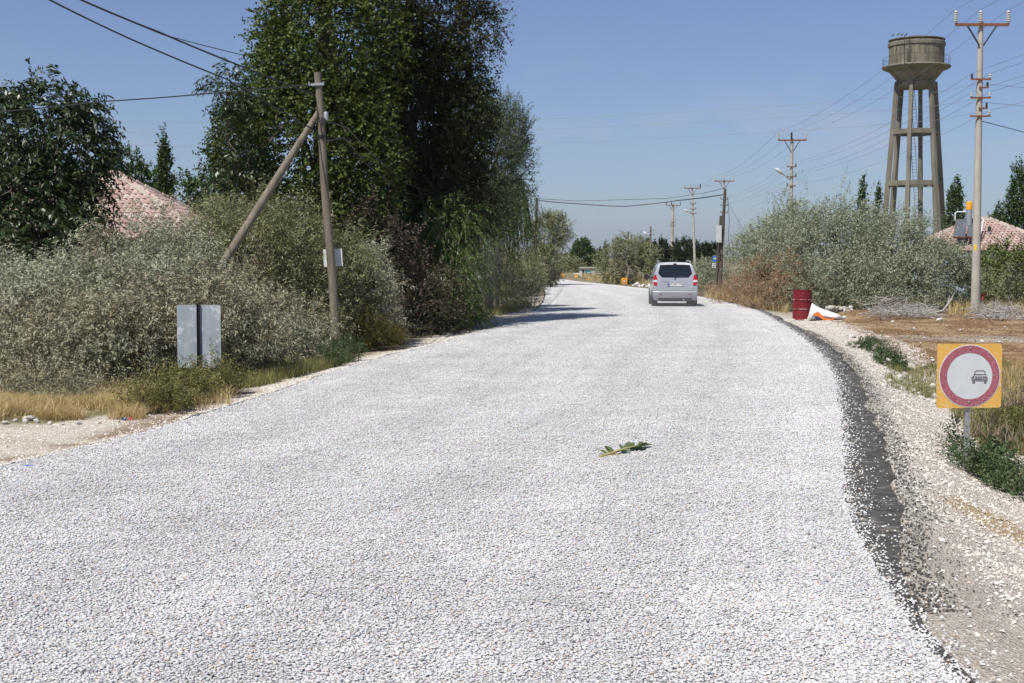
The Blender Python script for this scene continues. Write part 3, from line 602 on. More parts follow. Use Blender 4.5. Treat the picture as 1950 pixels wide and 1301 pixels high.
# ---- left side, tall trees
T1 = [E(585, 290, 38, 2.35, 2.9), E(625, 70, 38.3, 1.95, 2.9), E(650, -110, 38.3, 1.35, 2.3), E(466, 310, 37.5, 1.0, 1.6), E(690, 330, 37.6, 1.1, 2.4), E(560, 130, 38, 1.15, 1.9), E(600, 440, 37, 1.6, 1.0)]
tree('poplar_tree', 'tall dense green poplar rising behind the wooden pole with the diagonal brace', 'tree', (T1[0][0][0], 38.2), T1, 'poplar', 17500, 0.38, 9, 0.074, 0.062, 0.24, seed=11, prune=-0.6, shell=(0.3, 1.0), droop=0.35, up=0.5, amp=0.16, wild=0.6, ldroop=0.5, upb=0.2)
T1b = [E(432, 168, 35, 0.42, 0.42), E(452, 235, 35, 0.42, 0.55), E(440, 330, 35, 0.5, 0.6)]
tree('ailanthus_tree', 'slender young tree with feathery leaves poking out left of the tall poplar', 'tree', (T1b[2][0][0] + 0.4, 35.4), T1b, 'ailanthus', 260, 0.55, 18, 0.13, 0.042, 0.06, seed=12, droop=0.5, up=0.3, spread=1.4, wild=0.5, nl=3, shell=(0.1, 1.0))
T2 = [E(815, 30, 42, 1.75, 1.5), E(905, 55, 42.3, 0.95, 0.95), E(790, -110, 42, 1.7, 1.6), E(880, -40, 42, 1.1, 1.0), E(868, 145, 42, 1.0, 0.75)]
tree('elm_tree', 'tall airy elm with bare branches showing, leaning out over the road', 'tree', (at(775, 300, 42.4).x, 42.4), T2, 'elm', 4300, 0.42, 11, 0.085, 0.042, 0.2, seed=13, droop=0.3, up=0.15, wild=0.8, amp=0.3, nl=7, sub=7, shell=(0.25, 1.02))
T3 = [E(790, 250, 41.5, 1.75, 2.7), E(875, 225, 42, 1.15, 1.8), E(760, 110, 41.5, 1.2, 1.6), E(770, 430, 40.5, 1.5, 1.3), E(880, 370, 42, 1.0, 1.4)]
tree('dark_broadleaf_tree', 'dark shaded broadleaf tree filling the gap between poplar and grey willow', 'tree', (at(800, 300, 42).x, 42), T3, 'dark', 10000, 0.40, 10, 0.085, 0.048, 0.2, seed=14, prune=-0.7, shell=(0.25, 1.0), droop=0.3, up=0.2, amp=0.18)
T4 = [E(925, 300, 50, 1.45, 1.9), E(968, 262, 50.5, 0.75, 1.05), E(915, 385, 49, 1.2, 1.0), E(885, 215, 50, 0.8, 0.9)]
tree('grey_willow_tree', 'grey green willow with upright narrow leaves beside the drooping willow', 'tree', (at(930, 300, 50.5).x, 50.5), T4, 'greywillow', 6500, 0.42, 13, 0.095, 0.022, 0.16, seed=15, droop=-0.05, up=0.7, amp=0.22, spread=0.5, upb=0.2)
T5 = [E(960, 345, 55, 0.95, 0.75), E(990, 362, 55, 0.5, 0.5), E(925, 370, 54, 0.8, 0.6)]
tree('weeping_willow_tree', 'weeping willow with long hanging strands before the second wooden pole', 'tree', (at(945, 345, 55.3).x, 55.3), T5, 'willow_dusty', 820, 2.3, 46, 0.105, 0.024, 0.12, seed=16, droop=0.05, up=-1.7, out=0.35, wild=0.16, spread=0.35, ldroop=0.8, shell=(0.35, 1.05), zmin=0.5)
T6 = [E(858, 450, 39.5, 0.75, 0.9), E(838, 545, 38.8, 0.85, 0.9), E(868, 575, 40, 0.65, 0.6), E(800, 420, 39.3, 0.6, 0.6)]
tree('young_willow_tree', 'bright green low willow drooping to the ground at the road edge', 'tree', (at(845, 500, 39.8).x, 39.8), T6, 'willow', 1250, 0.95, 26, 0.10, 0.024, 0.07, seed=17, droop=0.45, up=-0.55, out=0.7, wild=0.45, spread=0.4, ldroop=0.6, shell=(0.3, 1.0))
T7 = [E(1043, 445, 99, 1.15, 1.5), E(1060, 435, 99, 0.7, 1.0), E(1038, 505, 98, 1.0, 1.4)]
tree('oleaster_tree', 'sun-bleached oleaster at the left bend beyond the second wooden pole', 'tree', (at(1036, 440, 99).x, 99), T7, 'olive_far', 2600, 0.5, 11, 0.13, 0.045, 0.12, seed=18, amp=0.25, droop=0.1)
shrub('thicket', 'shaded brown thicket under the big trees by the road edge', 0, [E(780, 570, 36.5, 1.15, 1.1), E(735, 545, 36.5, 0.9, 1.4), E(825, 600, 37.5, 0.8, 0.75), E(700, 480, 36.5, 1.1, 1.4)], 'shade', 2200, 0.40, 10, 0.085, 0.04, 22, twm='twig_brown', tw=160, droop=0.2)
shrub('broom_bush', 'grey green feathery bush on the verge near the second wooden pole', 0, [E(985, 555, 54, 0.95, 0.75), E(950, 560, 52, 0.6, 0.6), E(1010, 565, 57, 0.5, 0.45)], 'fennel', 1500, 0.42, 12, 0.09, 0.012, 23, tw=40, up=0.8, droop=0.05, spread=0.35)
shrub('blossom_bush', 'pale dusty bush with whitish tips under the grey willow', 0, [E(905, 520, 46, 0.65, 0.85), E(925, 500, 47, 0.6, 0.7), E(895, 575, 45, 0.5, 0.5)], 'dusty', 800, 0.4, 11, 0.075, 0.025, 24, tw=60, up=0.6)
shrub('roadside_thicket', 'dense dusty thicket along the left road edge before the second wooden pole', 0, [E(930, 525, 58, 1.15, 1.2), E(962, 530, 63, 1.0, 1.0), E(995, 528, 74, 1.0, 1.2), E(1012, 530, 86, 0.9, 1.2)], 'dustgreen', 2600, 0.45, 11, 0.10, 0.03, 26, tw=60)
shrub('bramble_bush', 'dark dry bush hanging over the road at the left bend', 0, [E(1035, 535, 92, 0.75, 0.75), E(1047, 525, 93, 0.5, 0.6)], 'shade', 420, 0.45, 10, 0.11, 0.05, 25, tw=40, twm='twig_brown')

# ---- left side, tree and shrubs before the tiled house
A1 = [E(85, 255, 33, 1.35, 1.25), E(142, 300, 33, 0.85, 1.05), E(-25, 270, 33, 1.25, 1.2), E(60, 400, 32.5, 1.55, 1.2), E(140, 395, 32.3, 0.65, 0.9), E(-90, 390, 33, 1.3, 1.3), E(100, 470, 31.5, 1.3, 0.9)]
tree('ailanthus_tree', 'bushy dark ailanthus with drooping feathery leaves in front of the tiled house', 'tree', (at(70, 400, 33.4).x, 33.4), A1, 'ailanthus', 3900, 0.58, 17, 0.135, 0.045, 0.16, seed=31, droop=0.55, up=0.45, spread=1.3, amp=0.22, wild=0.5, ldroop=0.35)
H = [
 ('grey_shrub', 'pale grey dusty shrub beneath the feathery ailanthus', [E(35, 620, 23.8, 1.3, 0.95), E(90, 590, 24.6, 1.0, 0.8), E(-40, 600, 24.3, 1.2, 0.95), E(20, 690, 22.6, 1.1, 0.6)], 'dusty', 4800),
 ('grey_shrub', 'greyish willow-leaved shrub reaching up to the left tile roof', [E(275, 545, 25.6, 1.0, 1.05), E(225, 590, 24.8, 1.0, 0.9), E(325, 515, 26.4, 0.75, 0.85), E(170, 560, 25.6, 0.85, 0.7)], 'dusty', 5600),
 ('dry_shrub', 'brown dusty shrub behind the weeds left of the grey sign plate', [E(150, 670, 22.6, 1.05, 0.65), E(235, 650, 22.7, 0.95, 0.75), E(90, 700, 22.0, 0.9, 0.5)], 'dustbrown', 3900),
 ('dry_shrub', 'brown twiggy shrub directly behind the grey sign plate', [E(380, 620, 24.0, 0.95, 0.80), E(320, 650, 23.2, 0.85, 0.65), E(450, 655, 24.2, 0.8, 0.6)], 'dustbrown', 4300),
 ('dusty_green_shrub', 'yellowish green dusty shrub behind the foot of the diagonal brace', [E(470, 490, 30.6, 1.1, 1.1), E(415, 490, 30.8, 0.8, 0.95), E(535, 475, 31.2, 1.0, 0.95), E(395, 450, 32, 0.65, 0.65), E(480, 430, 32, 0.7, 0.5)], 'dustgreen', 5200),
 ('dusty_green_shrub', 'dusty shrub behind the wooden pole and its white notice', [E(590, 500, 31.8, 0.95, 1.05), E(570, 590, 30.9, 0.85, 0.8), E(655, 530, 32.2, 0.75, 0.95), E(600, 640, 30.4, 0.7, 0.4)], 'dustgreen', 4300),
 ('dry_shrub', 'brownish shrub covering the foot of the diagonal brace', [E(510, 630, 27.0, 0.9, 0.75), E(450, 605, 27.0, 0.75, 0.72), E(545, 670, 26.4, 0.7, 0.45), E(570, 650, 28.2, .5, .5)], 'dustbrown', 3900),
 ('flowering_shrub', 'pale tipped shrub right of the wooden pole at the dark thicket', [E(690, 570, 32.5, 0.65, 0.85), E(705, 520, 33.2, 0.4, 0.6), E(722, 620, 32.6, 0.5, 0.4)], 'dusty', 2200),
]
for k, (nm, lab, el, mt, n) in enumerate(H):
    shrub(nm, lab, 0, el, mt, n, 0.36, 11, 0.078, 0.019, 40 + k, group='dusty shrubs of the left hedge', tw=260, tr=0.012, twm='twig_brown', droop=0.28, up=0.55, amp=0.24, wild=0.6, ldroop=0.35, spread=0.8, shell=(0.5, 1.0), lump=0.42, lump_f=2.2, prune=-0.2)
# ---- right side: oleasters, garden, dead brush
O = [
 ('broad grey green oleaster behind the red barrel', [E(1590, 490, 55.5, 1.9, 1.9), E(1540, 478, 57, 1.6, 1.75), E(1620, 462, 57.5, 1.4, 1.35), E(1560, 545, 53, 1.3, 1.0), E(1640, 545, 52.5, 1.5, 1.0)], 7000),
 ('grey green oleaster at the foot of the water tower behind the brush heap', [E(1730, 495, 55, 1.7, 1.55), E(1690, 475, 57, 1.3, 1.25), E(1785, 525, 54, 1.15, 1.05), E(1720, 540, 52.6, 1.5, 1.0), E(1812, 548, 54.5, 0.7, 0.75)], 6600),
 ('oleaster spreading toward the leaning wooden pole with the meter box', [E(1462, 495, 64, 1.3, 1.6), E(1500, 468, 61, 1.3, 1.6), E(1432, 495, 70, 0.9, 1.2), E(1520, 425, 62, 0.7, 0.8)], 4300),
]
for k, (lab, el, n) in enumerate(O):
    tree('oleaster_tree', lab, 'tree', (el[0][0][0], el[0][0][1]), el, 'olive', n, 0.5, 11, 0.10, 0.036, 0.13, seed=60 + k, group='oleasters along the right of the road', up=0.55, droop=0.1, amp=0.24, wild=0.55, nl=5, lump=0.45, lump_f=1.5, prune=-0.14, shoots=0.06)
tree('oleaster_tree', 'rounded oleaster behind the small orange road sign', 'tree', gp(1190, 541)[:2], [E(1195, 500, 108, 1.75, 1.75), E(1165, 505, 108, 1.2, 1.5), E(1220, 490, 109, 1.2, 1.3), E(1200, 475, 109, 1.1, 1.0)], 'olive_far', 2600, 0.55, 11, 0.14, 0.05, 0.12, seed=64, group='oleasters along the right of the road', up=0.4)
tree('oleaster_tree', 'low oleaster just past the silver van, by a concrete pole', 'tree', (at(1350, 520, 107).x, 107), [E(1348, 520, 106, 1.05, 1.0), E(1335, 518, 108, 0.9, 1.0), E(1372, 512, 110, 0.9, 1.1)], 'olive', 1000, 0.5, 11, 0.12, 0.045, 0.08, seed=65, group='oleasters along the right of the road', up=0.4)
shrub('garden_bush', 'green garden bush with reddish leaves in front of the solar heater house', 0, [E(1882, 530, 60, 0.85, 0.85), E(1932, 520, 60, 0.95, 0.9), E(1902, 495, 61, 0.45, 0.75), E(1965, 510, 60, 0.8, 1.0), E(1925, 555, 58, 1.0, 0.6)], 'garden', 2400, 0.45, 10, 0.11, 0.06, 70, tw=60, twm='twig_brown')
shrub('olive_bush', 'dull olive bush beneath the garden bush, behind the concrete pole', 0, [E(1905, 545, 55.5, 0.9, 0.65), E(1940, 560, 54.5, 0.8, 0.6), E(1868, 555, 56, 0.5, 0.6)], 'olive_far', 900, 0.4, 10, 0.10, 0.035, 71, tw=50)
B = [('tall rusty brown dead bush beside the leaning wooden pole', [E(1430, 550, 62, 0.85, 0.6), E(1405, 545, 66, 0.6, 0.6)], 620), ('dead brown brush between the red barrel and the road bend', [E(1480, 555, 53, 0.75, 0.6), E(1500, 530, 54, 0.6, 0.8)], 640), ('low dry straw coloured brush right of the silver van', [E(1400, 570, 60, 0.9, 0.35), E(1365, 556, 72, 1.0, 0.4), E(1450, 580, 55, 0.9, 0.35)], 760), ('dead reddish bush under the oleaster crown near the meter box', [E(1455, 520, 59, 0.6, 0.75)], 330)]
for k, (lab, el, n) in enumerate(B):
    shrub('dead_bush', lab, 0, el, 'drybrush', n, 0.5, 10, 0.10, 0.022, 80 + k, group='dead bushes right of the road', tw=150, twm='twig_brown', tr=0.012, up=0.3, droop=0.35, wild=0.8)
shrub('verge_bush', 'small green bush behind the silver van at the kerb', 0, [E(1318, 555, 74, 0.4, 0.35), E(1335, 560, 72, 0.4, 0.3)], 'fennel', 260, 0.3, 10, 0.09, 0.02, 85, tw=0)

# ---- distant poplars and conifer-shaped trees
def spire(name, label, px, ytop, ybot, Y, wpx, mat, n, seed, group=None):
    zt = at(px, ytop, Y).z; x = at(px, ytop, Y).x; rr = wpx / 2 * Y / FOC; h = zt
    el = [((x, Y, h * 0.38), (rr, rr, h * 0.34)), ((x, Y, h * 0.66), (rr * 0.74, rr * 0.74, h * 0.28)), ((x + rr * 0.05, Y, h * 0.85), (rr * 0.4, rr * 0.4, h * 0.16))]
    s = Y / 80.0
    return tree(name, label, 'tree', (x, Y), el, mat, int(n * 1.3), 0.38 * s ** .5, 8, 0.12 * s ** .6, 0.085 * s ** .6, 0.1, group, seed, up=1.1, amp=0.14, droop=0.0, nl=2, sub=1, wild=0.4, lump=0.12, prune=-0.7, shell=(0.3, 1.0))
spire('poplar_tree', 'slim pointed poplar behind the left tile roof', 312, 258, 420, 58, 44, 'fresh', 1100, 201)
tree('broadleaf_tree', 'loose green tree rising just behind the left tile roof ridge', 'tree', at(235, 330, 60)[:2], [E(230, 315, 60, 0.95, 0.8), E(255, 345, 60, 0.8, 0.8), E(200, 350, 60, 0.8, 0.9)], 'fresh', 900, 0.4, 9, 0.11, 0.08, 0.1, seed=202)
tree('broadleaf_tree', 'low dark trees clump between the slim poplar and the tall poplar', 'tree', at(360, 380, 62)[:2], [E(345, 370, 62, 0.7, 0.8), E(375, 375, 62, 0.6, 0.8), E(400, 380, 62, 0.6, 0.9), E(285, 365, 61, 0.6, 0.9)], 'fresh', 1000, 0.38, 9, 0.11, 0.08, 0.1, seed=203)
spire('poplar_tree', 'dark pointed tree between water tower and orange topped solar tank', 1819, 343, 440, 92, 48, 'fresh', 900, 204)
spire('poplar_tree', 'small pointed tree behind the solar heater house ridge', 1898, 394, 440, 98, 46, 'fresh', 500, 205)
spire('poplar_tree', 'tall dark tree behind the house with solar panels', 1938, 314, 450, 86, 60, 'fresh', 1100, 206)
spire('poplar_tree', 'narrow poplar tip above the oleaster left of the water tower', 1642, 343, 420, 78, 24, 'fresh', 420, 207)
spire('poplar_tree', 'thin poplar tip against the left leg of the water tower', 1672, 352, 420, 78, 18, 'fresh', 320, 208)
spire('poplar_tree', 'bright green poplar clump beyond the roadside hut', 1110, 458, 530, 215, 46, 'fresh', 900, 209)
spire('poplar_tree', 'small poplar right of the bright green clump beyond the hut', 1128, 478, 530, 220, 14, 'fresh', 200, 210)
spire('poplar_tree', 'darker poplar left of the bright green clump beyond the hut', 1097, 461, 530, 222, 15, 'dark', 240, 211)
R = rng(9)
for k, (px, yt, wp) in enumerate([(1234, 458, 12), (1246, 462, 13), (1258, 455, 14), (1268, 462, 14), (1288, 458, 20), (1302, 456, 22), (1314, 459, 18), (1328, 464, 15), (1337, 468, 11), (1345, 466, 11), (1353, 468, 11), (1361, 464, 12), (1370, 470, 12), (1222, 470, 11), (1153, 466, 8), (1142, 478, 9)]):
    spire('poplar_tree', 'dark poplar in the distant row behind the concrete poles', px, yt, 520, 178 + R.random() * 10, wp * 1.15, 'dark', 210, 220 + k, 'distant row of poplars')
tree('orchard_tree', 'yellowish green round tree left of the roadside hut', 'tree', at(1085, 520, 190)[:2], [E(1083, 508, 190, 1.6, 1.4), E(1068, 514, 190, 1.2, 1.1), E(1100, 513, 190, 1.2, 1.2)], 'olive_far', 1200, 0.5, 10, 0.2, 0.08, 0.12, seed=240)
tree('orchard_tree', 'green round tree below the distant pale town', 'tree', at(1070, 505, 230)[:2], [E(1070, 503, 230, 1.7, 1.4), E(1088, 500, 232, 1.7, 1.6)], 'fresh', 800, 0.5, 10, 0.22, 0.1, 0.12, seed=241)
for k in range(26):                 # windbreak of small trees along the far fields
    px = -200 + k * 92 + R.random() * 50; Y = 300 + R.random() * 90
    if 1040 < px < 1072: continue
    e = [E(px, 490 - R.random() * 5, Y, 2.6 + R.random() * 2, 1.9), E(px + 12, 492, Y, 2.4, 1.6)]
    tree('orchard_tree', 'small round tree of the distant windbreak on the plain', 'tree', e[0][0][:2], e, 'fresh', 150, 0.9, 8, 0.45, 0.25, 0.15, 'distant windbreak trees', 260 + k, nl=1, sub=0)

# ------------------------------------------------------------------ grass and weeds
def blades(name, label, cat, mat, pts, h, wd, seed, lean=0.5, per=1, seedheads=False):
    r = rng(seed); P = np.repeat(np.asarray(pts, float), per, 0); n = len(P); P[:, :2] += r.normal(0, 0.03, (n, 2))
    z = ground_z(P[:, 0], P[:, 1]); hh = h * (0.45 + 0.8 * r.random(n)); a = r.random(n) * 6.283; ln = lean * r.random(n) * hh
    b0 = np.stack([P[:, 0], P[:, 1], z - 0.02], 1); dx = np.stack([np.cos(a), np.sin(a), 0 * a], 1); wv = np.stack([-np.sin(a), np.cos(a), 0 * a], 1) * (wd * (0.6 + 0.8 * r.random(n)))[:, None] / 2
    mid = b0 + dx * (ln * 0.35)[:, None]; mid[:, 2] += hh * 0.6; tip = b0 + dx * ln[:, None]; tip[:, 2] += hh
    V = np.stack([b0 - wv, b0 + wv, mid + wv * .8, mid - wv * .8, tip + wv * .12, tip - wv * .12], 1).reshape(-1, 3); k = np.arange(n)[:, None] * 6
    F = np.concatenate([k + np.array([0, 1, 2, 3]), k + np.array([3, 2, 4, 5])])
    return tag(mesh_np(name, V, F, LM[mat], kind='stuff'), label, cat)
def patch(pxs, n, seed, clump=0.0):
    """random ground points inside a pixel quadrilateral, thinned by clumps"""
    r = rng(seed); q = [gpz(*p) for p in pxs]; u = r.random(n); v = r.random(n)
    P = np.array([q[0].lerp(q[1], a).lerp(q[3].lerp(q[2], a), b)[:2] for a, b in zip(u, v)])
    if clump: P = P[fbm(P[:, 0], P[:, 1], 2.2, seed) > clump]
    return P
blades('dry_grass', 'golden dry grass along the dirt margin under the grey shrubs', 'grass', 'straw', patch([(-60, 800), (270, 800), (300, 765), (-60, 765)], 2600, 301, 0.40), 0.18, 0.006, 302, 2.0, 6)
blades('dry_grass', 'straw grass mixed among the weeds left of the grey sign', 'grass', 'straw', patch([(180, 795), (440, 772), (430, 740), (180, 750)], 700, 303, 0.42), 0.24, 0.006, 304, 1.6, 4)
blades('verge_grass', 'yellow green grass strip between grey sign and road edge', 'grass', 'grass', patch([(425, 752), (660, 695), (650, 680), (430, 725)], 2000, 305, 0.35), 0.22, 0.008, 306, 0.8, 5)
blades('verge_grass', 'thin grass on the verge below the large trees', 'grass', 'grass', patch([(880, 618), (1015, 585), (1005, 575), (870, 610)], 700, 307, 0.3), 0.28, 0.012, 308, 0.8, 3)
blades('ditch_grass', 'yellowish grass on the ditch bank behind the no overtaking sign', 'grass', 'grass', patch([(1690, 735), (1960, 735), (1960, 690), (1690, 690)], 2200, 309, 0.42), 0.15, 0.007, 310, 0.9, 4)
blades('ditch_grass', 'dry golden grass right of the no overtaking sign', 'grass', 'straw', patch([(1890, 760), (1990, 760), (1980, 690), (1900, 690)], 900, 311, 0.4), 0.20, 0.007, 312, 0.9, 4)
blades('ditch_grass', 'olive grass filling the ditch bottom behind the sign post', 'grass', 'grass', patch([(1875, 862), (2010, 880), (2010, 760), (1800, 770)], 2300, 313, 0.36), 0.20, 0.007, 314, 0.9, 4)
blades('lush_grass', 'bright green grass under the garden bush near the concrete pole', 'grass', 'lush', patch([(1872, 585), (1950, 585), (1950, 570), (1872, 570)], 1100, 315, 0.2), 0.55, 0.02, 316, 0.5, 2)
blades('dry_grass', 'dry grass tuft around the foot of the near concrete pole', 'grass', 'straw', patch([(1800, 602), (1970, 596), (1970, 582), (1800, 588)], 1300, 317, 0.25), 0.42, 0.013, 318, 0.8, 3)
blades('dry_grass', 'dry grass beside the road right of the silver van', 'grass', 'straw', patch([(1340, 570), (1500, 600), (1500, 580), (1345, 555)], 1500, 319, 0.3), 0.40, 0.014, 320, 0.8, 3)
blades('dry_grass', 'dry grass beside the far right road edge by the orange sign', 'grass', 'straw', patch([(1110, 533), (1240, 545), (1240, 538), (1110, 528)], 1200, 321, 0.2), 0.5, 0.03, 322, 0.7, 2)
def weed(name, label, px, py, rx, rz, mat, n, seed, L=0.28, ll=0.05, lw=0.012, group=None, m=11, n2=None, **kw):
    p = gpz(px, py); el = [((p.x, p.y, p.z + rz * 0.55), (rx, rx, rz * 0.75)), ((p.x + rx * .5, p.y + .1, p.z + rz * .35), (rx * .6, rx * .6, rz * .5))]
    t = thing(name, label, 'weed', p, group=group)
    foliage('foliage', LM[mat], t, el, n, L, m, ll, lw, seed=seed, up=kw.pop('up', 0.9), droop=0.1, amp=0.35, shell=(0.2, 1.05), **kw)
    stems('stems', t, el, max(12, n // 12), 0.005, M['twig_brown'], seed)
    return t
for k, (px, py, rx, rz, n) in enumerate([(300, 778, .24, .32, 330), (345, 772, .24, .36, 360), (400, 758, .24, .40, 380), (375, 768, .2, .26, 230), (258, 785, .22, .24, 230), (322, 785, .24, .2, 230), (430, 748, .22, .24, 240)]):
    weed('mugwort_weed', ['low bushy weed between the golden grass and the grey sign', 'tall weed covering the lower corner of the grey sign plate on the shrub side', 'tall weed covering the lower corner of the grey sign plate on the road side', 'weed clump directly in front of the black sign post', 'small weed at the end of the golden grass strip', 'low weed on the dirt edge in front of the grey sign', 'small weed where the verge grass begins beside the grey sign'][k], px, py, rx, rz, 'weed', n, 330 + k, group='weeds around the grey sign')
for k, (px, py, rx, rz, n) in enumerate([(75, 768, .3, .34, 260), (150, 766, .3, .36, 260), (10, 762, .3, .34, 230)]):
    weed('mugwort_weed', 'dry brownish weed behind the golden grass at the dirt lay-by', px, py, rx, rz, 'dustbrown', n, 345 + k, group='weeds behind the golden grass')
for k, (px, py, rx, rz, n) in enumerate([(655, 690, .28, .30, 420), (625, 700, .26, .24, 300)]):
    weed('green_weed', ['fresh green weed on the road side of the braced pole foot', 'small fresh green weed on the shrub side of the braced pole foot'][k], px, py, rx, rz, 'weed_green', n, 350 + k, group='weeds at the wooden pole')
for k, (px, py, rx, rz, n) in enumerate([(700, 668, .42, .62, 900), (745, 665, .26, .34, 420), (668, 672, .3, .5, 420)]):
    weed('tumbleweed_bush', ['largest rounded olive brown weed bush near the wooden pole foot', 'small olive brown weed bush at the road edge beside a larger one', 'olive brown weed bush touching the wooden pole foot'][k], px, py, rx, rz, 'tumble', n, 355 + k, ll=0.06, lw=0.010, group='olive brown weeds by the pole')
for k, (px, py, rx, rz, n) in enumerate([(1850, 902, .17, .13, 240), (1882, 914, .22, .16, 300), (1912, 932, .22, .13, 260), (1818, 872, .10, .20, 70), (1880, 892, .2, .22, 220), (1945, 948, .18, .10, 160)]):
    weed('green_weed', ['green weed at the very foot of the no overtaking sign post', 'green weed next to the no overtaking sign post on the ditch side', 'low green weed spreading along the foot of the cream shoulder', 'thin upright weed on the road side of the no overtaking sign post', 'taller green weed behind the no overtaking sign post', 'smallest green weed, farthest from the sign post along the shoulder'][k], px, py, rx, rz, 'weed_green', n, 360 + k, ll=0.045, lw=0.016, group='weeds at the no overtaking sign')
for k, (px, py, rx, rz, n) in enumerate([(1912, 855, .34, .24, 380), (1948, 850, .36, .30, 420), (1928, 820, .4, .24, 360), (1885, 825, .28, .16, 240), (1962, 800, .36, .22, 280)]):
    weed('mugwort_weed', 'dry olive weed in the ditch behind the sign post', px, py, rx, rz, 'weed', n, 370 + k, group='weeds in the ditch')
for k, (px, py, rx, rz, n) in enumerate([(1645, 662, .22, .12, 200), (1672, 672, .25, .12, 220), (1690, 690, .28, .14, 240), (1702, 703, .2, .1, 180), (1660, 658, .2, .1, 150)]):
    weed('creeping_weed', 'low dark green creeping weed at the edge of the cream shoulder', px, py, rx, rz, 'weed_green', n, 380 + k, L=0.16, ll=0.045, lw=0.022, group='creeping weeds on the shoulder', up=0.2)

# ------------------------------------------------------------------ rocks and rubble
M['rock'] = surf_mat('white_limestone_rock', (0.46, 0.43, 0.38), (0.70, 0.67, 0.61), 7, 0.9, 0.6)
rock_meshes = []
for k in range(6):
    r = rng(400 + k); V, F = stones(r, np.zeros((1, 3)), np.array([1.0]), flat=0.75)
    me = bpy.data.meshes.new('rock'); me.from_pydata([tuple(v) for v in V], [], [tuple(f) for f in F]); me.materials.append(M['rock']); rock_meshes.append(me)
def rocks(label, group, spots):
    for k, (px, py, s) in enumerate(spots):
        p = gpz(px, py); o = bpy.data.objects.new('rock', rock_meshes[k % 6]); COL.objects.link(o); o.location = (p.x, p.y, p.z + s * 0.18); o.scale = (s, s, s); o.rotation_euler = (0, 0, k * 1.7)
        tag(o, label, 'rock', group)
rr = random.Random(3)
rocks('white limestone rock in the rubble between the shoulder and the no overtaking sign', 'rubble beside the sign', [(rr.uniform(1690, 1790) , 0, 0) if False else (1690 + (i % 9) * 11 + rr.uniform(-5, 5), 702 + (i % 9) * 5 + (i // 9) * 9 + rr.uniform(-4, 4), rr.uniform(0.06, 0.15)) for i in range(40)])
rocks('white stone lying at the edge of the brown ground by the creeping weeds', 'stones at the brown ground edge', [(1612, 640, .12), (1626, 642, .13), (1655, 650, .14), (1668, 662, .16), (1700, 668, .12), (1722, 690, .15), (1745, 695, .12), (1760, 700, .16), (1738, 672, .1), (1775, 688, .1), (1690, 655, .1), (1600, 634, .08)])
rocks('pale rubble stone along the dirt margin below the golden grass', 'stones on the left dirt margin', [(30, 803, .10), (55, 801, .14), (70, 806, .1), (95, 808, .08), (120, 809, .07), (150, 808, .09), (190, 806, .07), (10, 808, .1), (48, 806, .09), (225, 804, .06), (350, 780, .07)])
rocks('white kerb rubble along the far right road edge near the orange sign', 'rubble at the far road edge', [(1205 + i * 4.2, 545.5 + i * 0.45, 0.3 + 0.12 * ((i * 7) % 3)) for i in range(9)])
rocks('small whitish stone on the brown ground near the brush heap', 'stones on the brown ground', [(1700, 615, .22), (1790, 612, .25), (1740, 628, .12), (1870, 652, .14), (1760, 645, .1), (1830, 630, .1), (1650, 600, .2), (1643, 592, .25), (1655, 596, .25), (1607, 606, .16), (1600, 612, .12)])
# pale lump of rubble beside the sack
p = gpz(1606, 601); mb = MB(); r = rng(410)
t = thing('rubble_heap', 'pale lumpy heap of lime rubble behind the white sack', 'rubble', p)
V, F = stones(r, np.array([(rr.uniform(-.5, .5), rr.uniform(-.3, .3), rr.uniform(0, .22)) for _ in range(60)]) + np.array([0, .5, 0.05]), np.array([rr.uniform(.08, .34) for _ in range(60)]))
mesh_np('stones', V, F, surf_mat('dirty_lime_rubble', (0.34, 0.31, 0.26), (0.58, 0.55, 0.49), 5, 0.9, 0.5), t, world=False, kind='stuff')

# brush heaps
def brush(label, quads, n, seed, ln, h, mat='twig'):
    r = random.Random(seed); q = [gpz(*a) for a in quads]; c = (q[0] + q[1]) / 2
    t = thing('brush_heap', label, 'brush heap', c); mb = MB(); mb2 = MB()
    for k in range(n):
        a = q[0].lerp(q[1], r.random()).lerp(q[3].lerp(q[2], r.random()), r.random()); f = (a - q[0]).length / max(.1, (q[1] - q[0]).length)
        hh = h * max(0.15, math.sin(math.pi * min(.95, max(.08, f)))) * r.random(); d = Vector((r.gauss(0, 1), r.gauss(0, .6), r.gauss(0.1, .28))).normalized() * ln * r.uniform(.4, 1.3)
        s = a + Vector((0, 0, hh)) - d * .5; e = s + d; g = gz(a.x, a.y)
        s.z = max(s.z, g + .01); e.z = max(e.z, g + .01)
        P = wiggle(s, e, 5, 0.06, r); rad = r.uniform(.006, .016); (mb if k % 6 else mb2).tube(P, [rad, rad * .9, rad * .75, rad * .6, rad * .4, rad * .2], 4, cap=False)
        for _ in range(2):
            i = r.randint(1, 4); e2 = P[i] + Vector((r.gauss(0, 1), r.gauss(0, 1), r.gauss(.3, .6))).normalized() * ln * r.uniform(.12, .35); e2.z = max(e2.z, g + .02)
            mb.tube(wiggle(P[i], e2, 2, .1, r), [rad * .5, rad * .4, rad * .2], 3, cap=False)
    mb.build('twigs', M[mat], t, kind='stuff'); mb2.build('brown_twigs', M['twig_brown'], t, kind='stuff')
    return t
brush('long grey heap of dead branches beneath the oleaster', [(1645, 608), (1790, 606), (1790, 594), (1650, 594)], 420, 420, 1.0, 0.75)
brush('low grey pile of dead sticks at the foot of the concrete pole', [(1850, 607), (1960, 612), (1960, 600), (1850, 600)], 240, 421, 0.9, 0.40)
p0 = gpz(1788, 604)
